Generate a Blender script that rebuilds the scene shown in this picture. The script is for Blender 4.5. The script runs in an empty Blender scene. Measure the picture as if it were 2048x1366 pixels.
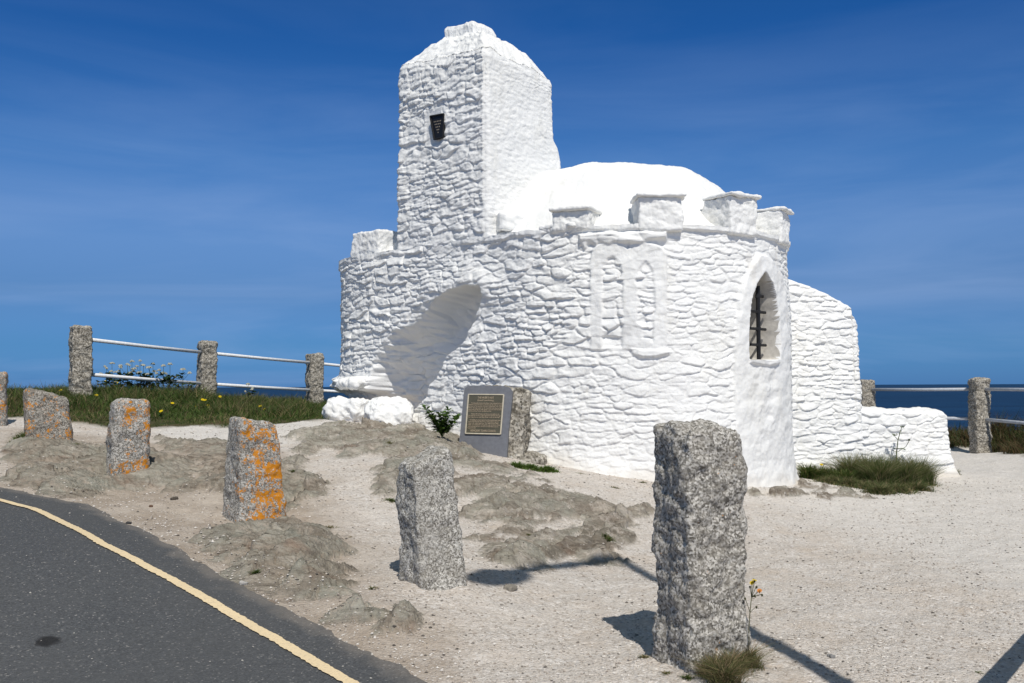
import bpy, math, random
import numpy as np
from mathutils import Matrix, Vector

random.seed(7); RNG = np.random.default_rng(7)
S = bpy.context.scene
COL = S.collection
R = math.radians

# ------------------------------------------------------------------ camera, sky, sun, exposure
FPX, W0, H0 = 1991.0, 2048.0, 1366.0
PITCH, ROLL = 2.56, -0.235
camd = bpy.data.cameras.new('camera'); cam = bpy.data.objects.new('camera', camd); COL.objects.link(cam)
camd.sensor_width = 36.0; camd.lens = FPX / W0 * 36.0; camd.clip_start = 0.05; camd.clip_end = 300000
CAMR = (Matrix.Rotation(R(90 + PITCH), 3, 'X') @ Matrix.Rotation(R(ROLL), 3, 'Z'))
cam.matrix_world = CAMR.to_4x4(); S.camera = cam
CR = np.array(CAMR)

SUN_AZ, SUN_EL = 12.5, 52.5            # sun behind the photographer, to the right
sdir = np.array([math.sin(R(SUN_AZ)) * math.cos(R(SUN_EL)), -math.cos(R(SUN_AZ)) * math.cos(R(SUN_EL)), math.sin(R(SUN_EL))])
sl = bpy.data.lights.new('sun', 'SUN'); sun = bpy.data.objects.new('sun', sl); COL.objects.link(sun)
sl.energy = 3.85; sl.angle = R(0.5); sl.color = (1.0, 0.96, 0.885)
sun.rotation_euler = Vector(sdir).to_track_quat('Z', 'Y').to_euler()

wd = bpy.data.worlds.new('World'); S.world = wd; wd.use_nodes = True
nt = wd.node_tree; nt.nodes.clear(); N = nt.nodes.new; L = nt.links.new
out = N('ShaderNodeOutputWorld'); bg = N('ShaderNodeBackground'); sky = N('ShaderNodeTexSky')
sky.sky_type = 'NISHITA'; sky.sun_disc = False; sky.sun_elevation = R(SUN_EL)
sky.sun_rotation = R(180 - SUN_AZ); sky.altitude = 40; sky.air_density = 1.0; sky.dust_density = 0.35; sky.ozone_density = 3.0
tc = N('ShaderNodeTexCoord'); hs = N('ShaderNodeHueSaturation'); hs.inputs['Saturation'].default_value = 1.18; hs.inputs['Value'].default_value = 0.75
gm = N('ShaderNodeGamma'); gm.inputs['Gamma'].default_value = 1.0
L(sky.outputs[0], hs.inputs['Color'])
# clear polarised air: the visible dome deepens with height and stays blue down to the sea
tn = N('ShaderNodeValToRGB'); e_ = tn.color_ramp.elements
tst = [(0.0, (.19, .54, 1.62)), (.04, (.22, .54, 1.25)), (.09, (.40, .63, 1.10)), (.14, (.72, .90, 1.30)), (.22, (.58, .93, 1.36)), (.34, (.23, .71, 1.24)), (.41, (.26, .73, 1.2)), (.52, (1.9, 1.4, .85)), (1.0, (1.98, 1.5, .85))]  # last two stops, out of view, add warmth to neutralise the ambient light
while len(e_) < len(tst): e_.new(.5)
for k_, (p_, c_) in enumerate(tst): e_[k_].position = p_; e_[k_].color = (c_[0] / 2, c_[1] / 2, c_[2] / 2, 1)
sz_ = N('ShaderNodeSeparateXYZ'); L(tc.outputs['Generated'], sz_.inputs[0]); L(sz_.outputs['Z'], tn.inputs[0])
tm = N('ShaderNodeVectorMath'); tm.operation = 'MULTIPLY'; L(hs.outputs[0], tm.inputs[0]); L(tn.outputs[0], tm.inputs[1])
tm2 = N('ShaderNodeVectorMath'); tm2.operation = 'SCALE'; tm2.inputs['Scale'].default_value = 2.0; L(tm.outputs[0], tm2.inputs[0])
# thin cirrus streaks, laid on the dome by direction
mp = N('ShaderNodeMapping'); mp.inputs['Scale'].default_value = (1.0, 1.0, 7.0); mp.inputs['Rotation'].default_value = (R(4), R(-9), R(20))
L(tc.outputs['Generated'], mp.inputs[0])
nz = N('ShaderNodeTexNoise'); nz.inputs['Scale'].default_value = 2.3; nz.inputs['Detail'].default_value = 7; nz.inputs['Roughness'].default_value = .55; nz.inputs['Distortion'].default_value = .5
L(mp.outputs[0], nz.inputs['Vector'])
cr = N('ShaderNodeValToRGB'); cr.color_ramp.elements[0].position = .43; cr.color_ramp.elements[1].position = .8
cr.color_ramp.elements[0].color = (0, 0, 0, 1); cr.color_ramp.elements[1].color = (.60, .60, .60, 1)
L(nz.outputs['Fac'], cr.inputs[0])
sx = N('ShaderNodeSeparateXYZ'); L(tc.outputs['Generated'], sx.inputs[0])
fall = N('ShaderNodeMapRange'); fall.inputs[1].default_value = .32; fall.inputs[2].default_value = .03; fall.inputs[3].default_value = .12; fall.inputs[4].default_value = 1.0
L(sx.outputs['Z'], fall.inputs[0])
mu = N('ShaderNodeMath'); mu.operation = 'MULTIPLY'; L(cr.outputs[0], mu.inputs[0]); L(fall.outputs[0], mu.inputs[1])
mx = N('ShaderNodeMix'); mx.data_type = 'RGBA'; mx.inputs['B'].default_value = (3.6, 5.2, 8.6, 1)
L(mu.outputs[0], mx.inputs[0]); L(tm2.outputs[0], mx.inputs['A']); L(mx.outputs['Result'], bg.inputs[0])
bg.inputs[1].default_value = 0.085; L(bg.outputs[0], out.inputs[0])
S.view_settings.view_transform = 'Standard'; S.view_settings.look = 'None'; S.view_settings.gamma = 1
S.view_settings.exposure = 0.0
S.render.engine = 'CYCLES'

# ------------------------------------------------------------------ projection helpers (photo measurements -> metres)
def P(px, py, y):
    d = CR @ np.array([(px - W0 / 2) / FPX, -(py - H0 / 2) / FPX, -1.0])
    return d * (y / d[1])
def project(v):
    q = v @ CR            # = CR^T v
    return W0 / 2 + FPX * q[..., 0] / -q[..., 2], H0 / 2 - FPX * q[..., 1] / -q[..., 2]

# ------------------------------------------------------------------ noise
def _h(ix, iy, iz, seed):
    n = (ix * 374761393 + iy * 668265263 + iz * 2147483647 + seed * 1274126177).astype(np.int64)
    n = (n ^ (n >> 13)) * 1274126177 & 0x7fffffffffff
    n = (n ^ (n >> 16)) * 668265263 & 0x7fffffffffff
    return (n ^ (n >> 15)) & 0xffffff
def rnd(ix, iy, iz=0, seed=0):
    return _h(np.asarray(ix, np.int64), np.asarray(iy, np.int64), np.asarray(iz, np.int64), seed) / float(0xffffff)
G3 = RNG.normal(size=(256, 3)); G3 /= np.linalg.norm(G3, axis=1)[:, None]
def noise3(x, y, z, seed=0):
    x, y, z = np.broadcast_arrays(np.asarray(x, float), np.asarray(y, float), np.asarray(z, float))
    xi, yi, zi = np.floor(x).astype(np.int64), np.floor(y).astype(np.int64), np.floor(z).astype(np.int64)
    fx, fy, fz = x - xi, y - yi, z - zi
    u, v, w = [t * t * t * (t * (t * 6 - 15) + 10) for t in (fx, fy, fz)]
    r = 0
    for a in (0, 1):
        for b in (0, 1):
            for c in (0, 1):
                g = G3[_h(xi + a, yi + b, zi + c, seed) & 255]
                d = g[..., 0] * (fx - a) + g[..., 1] * (fy - b) + g[..., 2] * (fz - c)
                r = r + d * (u if a else 1 - u) * (v if b else 1 - v) * (w if c else 1 - w)
    return r * 1.6
def fbm(x, y, z=0.0, oct=4, seed=0, gain=.5):
    r, a, k = 0, 1, 1
    for o in range(oct):
        r = r + a * noise3(x * k, y * k, z * k, seed + o); a *= gain; k *= 2.03
    return r
def sstep(a, b, x):
    t = np.clip((x - a) / (b - a), 0, 1); return t * t * (3 - 2 * t)
def sdpoly(x, y, poly):                                  # signed distance, negative inside
    poly = np.asarray(poly, float); n = len(poly)
    d = np.full(x.shape, 1e18); inside = np.zeros(x.shape, bool)
    for i in range(n):
        ax, ay = poly[i]; bx, by = poly[(i + 1) % n]
        ex, ey = bx - ax, by - ay; wx, wy = x - ax, y - ay
        t = np.clip((wx * ex + wy * ey) / (ex * ex + ey * ey + 1e-12), 0, 1)
        d = np.minimum(d, (wx - ex * t) ** 2 + (wy - ey * t) ** 2)
        c = ((ay > y) != (by > y)) & (x < (bx - ax) * (y - ay) / (by - ay + 1e-12) + ax)
        inside ^= c
    return np.where(inside, -1, 1) * np.sqrt(d)
def stones(s, z, cw, ch, seed=0, warp=.35):
    """rough coursed rubble: returns relief 0..~1.3 and joint mask"""
    s2 = s + .06 * noise3(s * 3, z * 6, 0, seed + 5) ; z2 = z + warp * ch * (noise3(s * 2.2, z * 3.0, 3, seed + 7) * 1.6 + noise3(s * 6, z * 8, 9, seed + 8) * .7)
    v = z2 / ch; vi = np.floor(v).astype(np.int64)
    F1 = np.full(s.shape, 9.0); F2 = np.full(s.shape, 9.0); rid = np.zeros(s.shape); tl = np.zeros(s.shape); dyb = np.zeros(s.shape); dxb = np.zeros(s.shape)
    for dv in (-1, 0, 1):
        rv = vi + dv; rw = cw * (.7 + .75 * rnd(rv, 11, 0, seed))
        off = rnd(rv, 3, 1, seed) * 10
        u = s2 / rw + off; ui = np.floor(u).astype(np.int64)
        for du in (-1, 0, 1):
            ru = ui + du
            cx = ru + .5 + .62 * (rnd(ru, rv, 1, seed) - .5); cy = rv + .5 + .55 * (rnd(ru, rv, 2, seed) - .5)
            wgt = .75 + .5 * rnd(ru, rv, 6, seed)
            dx = u - cx; dy = v - cy
            d = (np.abs(dx * 1.05) ** 3.2 + np.abs(dy) ** 3.2) ** (1 / 3.2) * wgt
            new = d < F1
            F2 = np.where(new, F1, np.minimum(F2, d)); F1 = np.where(new, d, F1)
            rid = np.where(new, rnd(ru, rv, 4, seed), rid); tl = np.where(new, rnd(ru, rv, 5, seed) - .35, tl)
            dyb = np.where(new, dy, dyb); dxb = np.where(new, dx, dxb)
    e = F2 - F1
    wide = .10 + .16 * np.clip(noise3(s * 2.5, z * 4, 4, seed + 21) + .4, 0, 1)
    prof = sstep(0.0, wide, e)
    fade = .35 + .65 * sstep(-.45, .35, noise3(s * 1.9, z * 3.1, 7, seed + 22))         # joints lost under the paint in places
    tilt = .25 + .95 * np.clip(tl + .5, 0, 1)
    h = prof * fade * .42 + rid * .62 * (.4 + .6 * prof) - tilt * .62 * dyb * prof + (rid - .5) * .25 * dxb * prof
    lam = noise3(s * 4.5, z / ch * 1.15, 5, seed + 23); lam = sstep(-.5, .12, lam) - .55 * sstep(.1, .7, lam)
    h = h + .38 * lam * (.5 + .5 * prof)
    return h, prof

def slabs(u, v, cu, cv_, seed=0):
    """broken rock: piecewise tilted facets; returns height (-.5...5), facet id, distance to edge"""
    ui, vi = np.floor(u / cu).astype(np.int64), np.floor(v / cv_).astype(np.int64)
    F1 = np.full(u.shape, 9.0); F2 = np.full(u.shape, 9.0); ids = np.zeros(u.shape); hh = np.zeros(u.shape)
    for i in (-1, 0, 1):
        for j in (-1, 0, 1):
            a, b = ui + i, vi + j
            dx = u / cu - (a + .5 + .8 * (rnd(a, b, 1, seed) - .5)); dy = v / cv_ - (b + .5 + .8 * (rnd(a, b, 2, seed) - .5))
            d = np.sqrt(dx * dx + dy * dy); new = d < F1
            F2 = np.where(new, F1, np.minimum(F2, d)); F1 = np.where(new, d, F1); ids = np.where(new, rnd(a, b, 3, seed), ids)
            hh = np.where(new, (rnd(a, b, 4, seed) - .5) + .9 * (rnd(a, b, 5, seed) - .5) * dx + (.35 + .9 * (rnd(a, b, 6, seed) - .5)) * dy, hh)
    return hh, ids, F2 - F1

# ------------------------------------------------------------------ object helpers
def tag(o, label=None, cat=None, group=None, kind=None):
    if label: o['label'] = label
    if cat: o['category'] = cat
    if group: o['group'] = group
    if kind: o['kind'] = kind
    return o
def empty(name, loc, label=None, cat=None, group=None):
    o = bpy.data.objects.new(name, None); COL.objects.link(o); o.location = Vector(loc); o.empty_display_size = .1
    return tag(o, label, cat, group)
def mesh(name, verts, faces, mat, parent=None, smooth=True, attrs=None, loc=None):
    """verts (n,3) in world (or local when loc given); faces (m,k) array or list"""
    verts = np.asarray(verts, float)
    if parent is not None and loc is None:
        verts = verts - np.array(parent_world(parent))
    me = bpy.data.meshes.new(name)
    if isinstance(faces, np.ndarray):
        m, k = faces.shape
        me.vertices.add(len(verts)); me.vertices.foreach_set('co', verts.astype(np.float32).ravel())
        me.loops.add(m * k); me.loops.foreach_set('vertex_index', faces.astype(np.int32).ravel())
        me.polygons.add(m); me.polygons.foreach_set('loop_start', np.arange(0, m * k, k, dtype=np.int32))
        me.polygons.foreach_set('loop_total', np.full(m, k, np.int32))
    else:
        me.from_pydata([tuple(v) for v in verts], [], [tuple(f) for f in faces])
    if attrs:
        for an, av in attrs.items():
            av = np.asarray(av, np.float32)
            if av.ndim == 2:
                a = me.attributes.new(an, 'FLOAT_COLOR', 'POINT')
                a.data.foreach_set('color', np.concatenate([av, np.ones((len(av), 1), np.float32)], 1).ravel())
            else:
                a = me.attributes.new(an, 'FLOAT', 'POINT'); a.data.foreach_set('value', av)
    me.update(calc_edges=True); me.validate()
    me.polygons.foreach_set('use_smooth', np.full(len(me.polygons), smooth))
    me.materials.append(mat)
    o = bpy.data.objects.new(name, me); COL.objects.link(o)
    if parent is not None: o.parent = parent
    if loc is not None: o.location = Vector(loc)
    return o
def parent_world(p):
    v = Vector((0, 0, 0))
    while p is not None:
        v += p.location; p = p.parent
    return v
def gridfaces(nu, nv, closed=False):
    """grid of nu columns (fast index v): idx = i*nv + j"""
    i = np.arange(nu if closed else nu - 1); j = np.arange(nv - 1)
    I, J = np.meshgrid(i, j, indexing='ij'); I2 = (I + 1) % nu
    return np.stack([I * nv + J, I2 * nv + J, I2 * nv + J + 1, I * nv + J + 1], -1).reshape(-1, 4)
def subset(verts, faces, keep, attrs=None):
    f = faces[keep]; u, inv = np.unique(f, return_inverse=True)
    return verts[u], inv.reshape(f.shape), u
class MB:
    """collects simple shapes into one mesh"""
    def __init__(s): s.v = []; s.f = []; s.c = []
    def add(s, V, F, c=None):
        b = len(s.v); s.v += [tuple(map(float, v)) for v in V]; s.f += [tuple(b + i for i in f) for f in F]
        s.c += [tuple(c) if c is not None else (1, 1, 1)] * len(V)
    def tube(s, pts, r, n=8, c=None, cap=True):
        pts = [np.array(p, float) for p in pts]; rs = r if hasattr(r, '__len__') else [r] * len(pts)
        V = []; F = []
        for k, p in enumerate(pts):
            t = pts[min(k + 1, len(pts) - 1)] - pts[max(k - 1, 0)]; t /= np.linalg.norm(t) + 1e-9
            a = np.cross(t, [0, 0, 1.0]) if abs(t[2]) < .9 else np.cross(t, [1.0, 0, 0]); a /= np.linalg.norm(a); b = np.cross(t, a)
            for i in range(n):
                w = 2 * math.pi * i / n; V.append(p + rs[k] * (math.cos(w) * a + math.sin(w) * b))
        for k in range(len(pts) - 1):
            for i in range(n):
                j = (i + 1) % n; F.append((k * n + i, k * n + j, (k + 1) * n + j, (k + 1) * n + i))
        if cap: F.append(tuple(range(n))[::-1]); F.append(tuple((len(pts) - 1) * n + i for i in range(n)))
        s.add(V, F, c)
    def box(s, c0, ax, ay, az):                       # centre + three half-axis vectors
        c0, ax, ay, az = [np.array(t, float) for t in (c0, ax, ay, az)]
        V = [c0 + i * ax + j * ay + k * az for k in (-1, 1) for j in (-1, 1) for i in (-1, 1)]
        s.add(V, [(0, 2, 3, 1), (4, 5, 7, 6), (0, 1, 5, 4), (2, 6, 7, 3), (0, 4, 6, 2), (1, 3, 7, 5)])
    def build(s, name, mat, parent=None, smooth=True):
        return mesh(name, s.v, s.f, mat, parent, smooth, {'col': np.array(s.c)})

# ------------------------------------------------------------------ materials
def newmat(name, rough=.8, spec=.3):
    m = bpy.data.materials.new(name); m.use_nodes = True; t = m.node_tree
    b = t.nodes['Principled BSDF']; b.inputs['Roughness'].default_value = rough; b.inputs['Specular IOR Level'].default_value = spec
    return m, t, b
class NB:
    def __init__(s, t): s.t = t; s.tc = t.nodes.new('ShaderNodeTexCoord').outputs['Object']
    def n(s, k): return s.t.nodes.new(k)
    def l(s, a, b): s.t.links.new(a, b)
    def mapping(s, scale, rot=(0, 0, 0)):
        m = s.n('ShaderNodeMapping'); m.inputs['Scale'].default_value = scale; m.inputs['Rotation'].default_value = rot; s.l(s.tc, m.inputs[0]); return m.outputs[0]
    def noise(s, scale, detail=4, rough=.5, vec=None, dist=0):
        m = s.n('ShaderNodeTexNoise'); m.inputs['Scale'].default_value = scale; m.inputs['Detail'].default_value = detail; m.inputs['Roughness'].default_value = rough
        m.inputs['Distortion'].default_value = dist; s.l(vec or s.tc, m.inputs['Vector']); return m.outputs['Fac']
    def voro(s, scale, out='Distance', vec=None, feat='F1'):
        m = s.n('ShaderNodeTexVoronoi'); m.feature = feat; m.inputs['Scale'].default_value = scale; s.l(vec or s.tc, m.inputs['Vector']); return m.outputs[out]
    def ramp(s, fac, stops):
        m = s.n('ShaderNodeValToRGB'); e = m.color_ramp.elements
        while len(e) < len(stops): e.new(.5)
        for k, (p, c) in enumerate(stops):
            e[k].position = p; e[k].color = (c, c, c, 1) if not hasattr(c, '__len__') else (*c, 1)
        s.l(fac, m.inputs[0]); return m.outputs[0]
    def mix(s, fac, a, b, mode='MIX'):
        m = s.n('ShaderNodeMix'); m.data_type = 'RGBA'; m.blend_type = mode
        for sock, v in ((m.inputs[0], fac), (m.inputs['A'], a), (m.inputs['B'], b)):
            if hasattr(v, 'links') or isinstance(v, bpy.types.NodeSocket): s.l(v, sock)
            elif hasattr(v, '__len__'): sock.default_value = (*v, 1)
            else: sock.default_value = v
        return m.outputs['Result']
    def math(s, op, a, b=0.0, clamp=False):
        m = s.n('ShaderNodeMath'); m.operation = op; m.use_clamp = clamp
        for sock, v in ((m.inputs[0], a), (m.inputs[1], b)):
            if isinstance(v, bpy.types.NodeSocket): s.l(v, sock)
            else: sock.default_value = v
        return m.outputs[0]
    def attr(s, name, out='Fac'):
        m = s.n('ShaderNodeAttribute'); m.attribute_name = name; return m.outputs[out]
    def bump(s, b, hgt, strength, dist):
        m = s.n('ShaderNodeBump'); m.inputs['Strength'].default_value = strength; m.inputs['Distance'].default_value = dist
        s.l(hgt, m.inputs['Height']); s.l(m.outputs[0], b.inputs['Normal'])

def mat_paint():
    m, t, b = newmat('white_limewash', .75, .25); q = NB(t)
    big = q.noise(.9, 5, .6); fine = q.noise(14, 5, .65); stain = q.noise(3.2, 6, .7, q.mapping((1, 1, .35)))
    c = q.mix(q.ramp(big, [(.35, 0.0), (.7, 1.0)]), (.83, .825, .80), (.80, .80, .795))
    c = q.mix(q.ramp(stain, [(.54, 0.0), (.74, .5)]), c, (.68, .66, .60))
    c = q.mix(q.ramp(fine, [(.62, 0.0), (.78, .30)]), c, (.66, .65, .62))
    c = q.mix(q.math('MULTIPLY', q.attr('splash'), .6), c, (.47, .40, .31))
    t.links.new(c, b.inputs['Base Color'])
    q.bump(b, q.math('ADD', q.noise(30, 5, .6), q.math('MULTIPLY', q.noise(110, 3, .6), .4)), .55, .012)
    return m
def mat_granite(name, light=1.0, lichen=0.0, side=(1, -.3, 0), speck=90, warm=(1.0, .985, .955), seedoff=0.0, thr=.5):
    m, t, b = newmat(name, .85, .25); q = NB(t)
    mp_ = q.n('ShaderNodeMapping'); mp_.inputs['Location'].default_value = (seedoff, seedoff * 2, 0); q.l(q.tc, mp_.inputs[0]); q.tc0 = q.tc; q.tc = mp_.outputs[0]
    v = q.voro(speck, 'Color'); sep = q.n('ShaderNodeSeparateColor'); q.l(v, sep.inputs[0])
    n1 = q.noise(speck * .35, 4, .7); n2 = q.noise(6, 5, .6); n3 = q.noise(speck * 1.1, 3, .7)
    g = q.ramp(q.math('ADD', q.math('MULTIPLY', sep.outputs[0], .42), q.math('ADD', q.math('MULTIPLY', n1, .22), q.math('MULTIPLY', n3, .42))),
               [(.32, (.05, .047, .042)), (.43, (.16, .155, .143)), (.55, (.33, .32, .30)), (.70, (.60, .59, .57))])
    c = q.mix(q.ramp(n2, [(.46, 0.0), (.64, .58)]), g, (.14, .125, .105), 'MIX')
    c = q.mix(.35, c, g); c = q.mix(.18, c, (.37, .345, .305)); c = q.mix(q.ramp(q.noise(4.2, 6, .75), [(.56, 0.0), (.68, .4)]), c, (.60, .59, .57))
    c = q.mix(1.0, c, tuple(light * w for w in warm), 'MULTIPLY')
    # grey-white crust lichen
    c = q.mix(q.ramp(q.noise(17, 5, .7), [(.60, 0.0), (.66, .55)]), c, (.42, .42, .40))
    if lichen > 0:
        d = q.n('ShaderNodeVectorMath'); d.operation = 'DOT_PRODUCT'; d.inputs[1].default_value = side; q.l(q.tc0, d.inputs[0])
        ln = q.math('ADD', q.noise(8, 7, .8, dist=.4), q.math('MULTIPLY', q.noise(42, 4, .7), .60))
        ln = q.math('ADD', ln, q.math('MULTIPLY', d.outputs['Value'], lichen))
        mk = q.ramp(ln, [(thr + .325, 0.0), (thr + .385, 1.0)])
        lc = q.mix(q.noise(25, 3), (.70, .25, .010), (.44, .19, .02))
        c = q.mix(mk, c, lc)
    t.links.new(c, b.inputs['Base Color'])
    q.bump(b, q.math('ADD', q.noise(28, 5, .7), q.math('MULTIPLY', sep.outputs[0], .25)), .8, .012)
    return m
def mat_attr(name, rough=.7, spec=.3, trans=0.0):
    m, t, b = newmat(name, rough, spec); q = NB(t); c = q.attr('col', 'Color')
    t.links.new(c, b.inputs['Base Color'])
    if trans:
        tr = q.n('ShaderNodeBsdfTranslucent'); t.links.new(c, tr.inputs[0]); ms = q.n('ShaderNodeMixShader'); ms.inputs[0].default_value = trans
        o = t.nodes['Material Output']; t.links.new(b.outputs[0], ms.inputs[1]); t.links.new(tr.outputs[0], ms.inputs[2]); t.links.new(ms.outputs[0], o.inputs[0])
    return m
def mat_flat(name, col, rough=.5, spec=.4, metal=0.0, bumpscale=0):
    m, t, b = newmat(name, rough, spec); q = NB(t); b.inputs['Metallic'].default_value = metal
    c = q.mix(q.ramp(q.noise(22, 5, .6), [(.35, 0.0), (.75, 1.0)]), col, tuple(k * .72 for k in col)); t.links.new(c, b.inputs['Base Color'])
    if bumpscale: q.bump(b, q.noise(bumpscale, 4, .6), .4, .004)
    return m

def mat_ground():
    m, t, b = newmat('cliff_top_ground', .92, .15); q = NB(t)
    rk = q.attr('rock'); gr = q.attr('turf'); wh = q.attr('white')
    # sandy gravel
    v1 = q.n('ShaderNodeTexVoronoi'); v1.inputs['Scale'].default_value = 62; q.l(q.tc, v1.inputs['Vector'])
    sc = q.n('ShaderNodeSeparateColor'); q.l(v1.outputs['Color'], sc.inputs[0])
    grit = q.ramp(sc.outputs[0], [(0.0, (.34, .305, .27)), (.14, (.54, .49, .44)), (.6, (.63, .585, .54)), (1.0, (.78, .74, .70))])
    dirt = q.attr('dirt'); sand = q.mix(q.ramp(q.noise(1.3, 6, .65), [(.38, 0.0), (.65, 1.0)]), (.54, .455, .375), (.63, .575, .52))
    gc = q.mix(q.ramp(q.noise(4.5, 5, .7), [(.35, .25), (.6, .85)]), sand, grit)
    gc = q.mix(q.math('MULTIPLY', dirt, .8), gc, q.mix(q.ramp(q.noise(2.6, 7, .75), [(.40, 0.0), (.60, 1.0)]), (.33, .265, .205), (.48, .41, .34)))
    gc = q.mix(q.ramp(q.noise(9, 6, .8), [(.58, 0.0), (.70, .55)]), gc, (.36, .30, .24))
    wht = q.mix(.45, (.72, .69, .65), grit)
    gc = q.mix(wh, gc, wht)
    gc = q.mix(q.ramp(q.noise(160, 3, .7), [(.30, .35), (.46, 0.0)]), gc, (.16, .12, .09))
    # slate rock: tilted bedding streaks
    bed = q.mapping((1.0, 6.0, 6.0), (0, 0, R(58)))
    b1 = q.noise(3.2, 8, .72, bed, .8); b2 = q.noise(1.6, 5, .6)
    rc = q.ramp(b1, [(.33, (.15, .125, .105)), (.42, (.31, .275, .24)), (.52, (.43, .39, .345)), (.66, (.58, .54, .485))])
    rc = q.mix(q.ramp(b2, [(.42, 0.0), (.66, .55)]), rc, (.36, .37, .33))
    rc = q.mix(q.ramp(q.noise(2.3, 5, .6), [(.60, 0.0), (.72, .55)]), rc, (.34, .215, .16))
    rc = q.mix(q.ramp(q.noise(45, 5, .75), [(.33, .45), (.45, 0.0)]), rc, (.13, .11, .095))
    dust = q.ramp(q.noise(5.5, 8, .78), [(.52, 0.0), (.60, .7)])
    rc = q.mix(.45, rc, q.mix(1.0, rc, q.ramp(q.attr('facet'), [(.15, (.72, .66, .60)), (.42, (1.0, .98, .94)), (.62, (.92, 1.0, .94)), (.88, (1.35, 1.3, 1.22))]), 'MULTIPLY')) if False else q.mix(1.0, rc, q.ramp(q.attr('facet'), [(.15, (.58, .54, .50)), (.38, (.86, .84, .81)), (.60, (.84, .86, .83)), (.85, (1.0, 1.0, .98))]), 'MULTIPLY')
    rc = q.mix(dust, rc, gc); rc = q.mix(q.math('MULTIPLY', q.attr('crack'), .55), rc, (.17, .14, .115)); rc = q.mix(1.0, rc, (1.0, .98, .945), 'MULTIPLY')
    c = q.mix(rk, gc, rc)
    tc_ = q.mix(q.ramp(q.noise(3.5, 5), [(.35, 0.0), (.65, 1.0)]), (.045, .055, .018), (.11, .085, .045))
    c = q.mix(gr, c, tc_)
    t.links.new(c, b.inputs['Base Color'])
    hh = q.math('ADD', q.math('MULTIPLY', v1.outputs['Distance'], -.5), q.noise(45, 5, .7))
    hr = q.math('MULTIPLY', b1, 2.6)
    h = q.math('ADD', hh, q.math('MULTIPLY', hr, rk))
    q.bump(b, h, .85, .018)
    return m
def mat_asphalt():
    m, t, b = newmat('asphalt', .85, .25); q = NB(t)
    v = q.n('ShaderNodeTexVoronoi'); v.inputs['Scale'].default_value = 120; q.l(q.tc, v.inputs['Vector'])
    sc = q.n('ShaderNodeSeparateColor'); q.l(v.outputs['Color'], sc.inputs[0])
    a = q.ramp(sc.outputs[0], [(0, (.060, .062, .066)), (.55, (.086, .090, .096)), (.95, (.110, .113, .117)), (.994, (.27, .26, .25))])
    c = q.mix(q.ramp(q.noise(1.1, 5, .6), [(.35, 0.0), (.7, .6)]), a, (.095, .096, .098))
    c = q.mix(q.ramp(q.noise(9, 6, .75), [(.60, 0.0), (.8, .35)]), c, (.15, .145, .135))
    c = q.mix(q.attr('dust'), c, (.36, .31, .26))
    c = q.mix(q.attr('stain'), c, (.014, .013, .013))
    t.links.new(c, b.inputs['Base Color'])
    q.bump(b, q.math('ADD', v.outputs['Distance'], q.noise(200, 3, .6)), .7, .006)
    return m
def mat_line():
    m, t, b = newmat('yellow_road_paint', .7, .3); q = NB(t)
    w = q.ramp(q.noise(75, 4, .7), [(.50, 0.0), (.70, .55)])
    c = q.mix(w, (.78, .62, .39), (.36, .31, .24)); c = q.mix(q.ramp(q.noise(5, 4), [(.4, 0.0), (.7, .4)]), c, (.66, .53, .34))
    t.links.new(c, b.inputs['Base Color']); q.bump(b, q.noise(150, 3, .6), .6, .004); return m
def mat_sea():
    m, t, b = newmat('sea_water', .5, .18); q = NB(t)
    c = q.mix(q.ramp(q.noise(.006, 8, .7, q.mapping((1, 2.2, 1))), [(.38, 0.0), (.62, 1.0)]), (.0015, .015, .046), (.006, .036, .092)); t.links.new(c, b.inputs['Base Color'])
    q.bump(b, q.noise(.05, 6, .6), 1.0, 3.0); return m
M_PAINT = mat_paint(); M_GROUND = mat_ground(); M_ASPH = mat_asphalt(); M_LINE = mat_line(); M_SEA = mat_sea()
M_FENCE = mat_granite('weathered_granite_fence', .95, 0, speck=60, warm=(1, .95, .86))
M_GRASS = mat_attr('grass_blades', .6, .25, .35); M_VEG = mat_attr('leafy_green', .6, .25, .25); M_PEB = mat_attr('pebbles', .9, .2)
M_IRON = mat_flat('black_iron', (.012, .012, .014), .5, .4); M_RAIL = mat_flat('white_rail_paint', (.86, .87, .88), .45, .4)
M_WEATHER_RAIL = mat_flat('grey_rail_paint', (.52, .55, .60), .5, .4)
M_BRONZE = mat_flat('bronze_plaque', (.085, .078, .052), .5, .4); M_BRASS = mat_flat('cast_bronze_lettering', (.50, .40, .28), .5, .4)
M_BORDER = mat_flat('bronze_border', (.58, .52, .40), .5, .4)
M_GALV = mat_flat('galvanised_steel', (.42, .43, .44), .5, .5)

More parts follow.
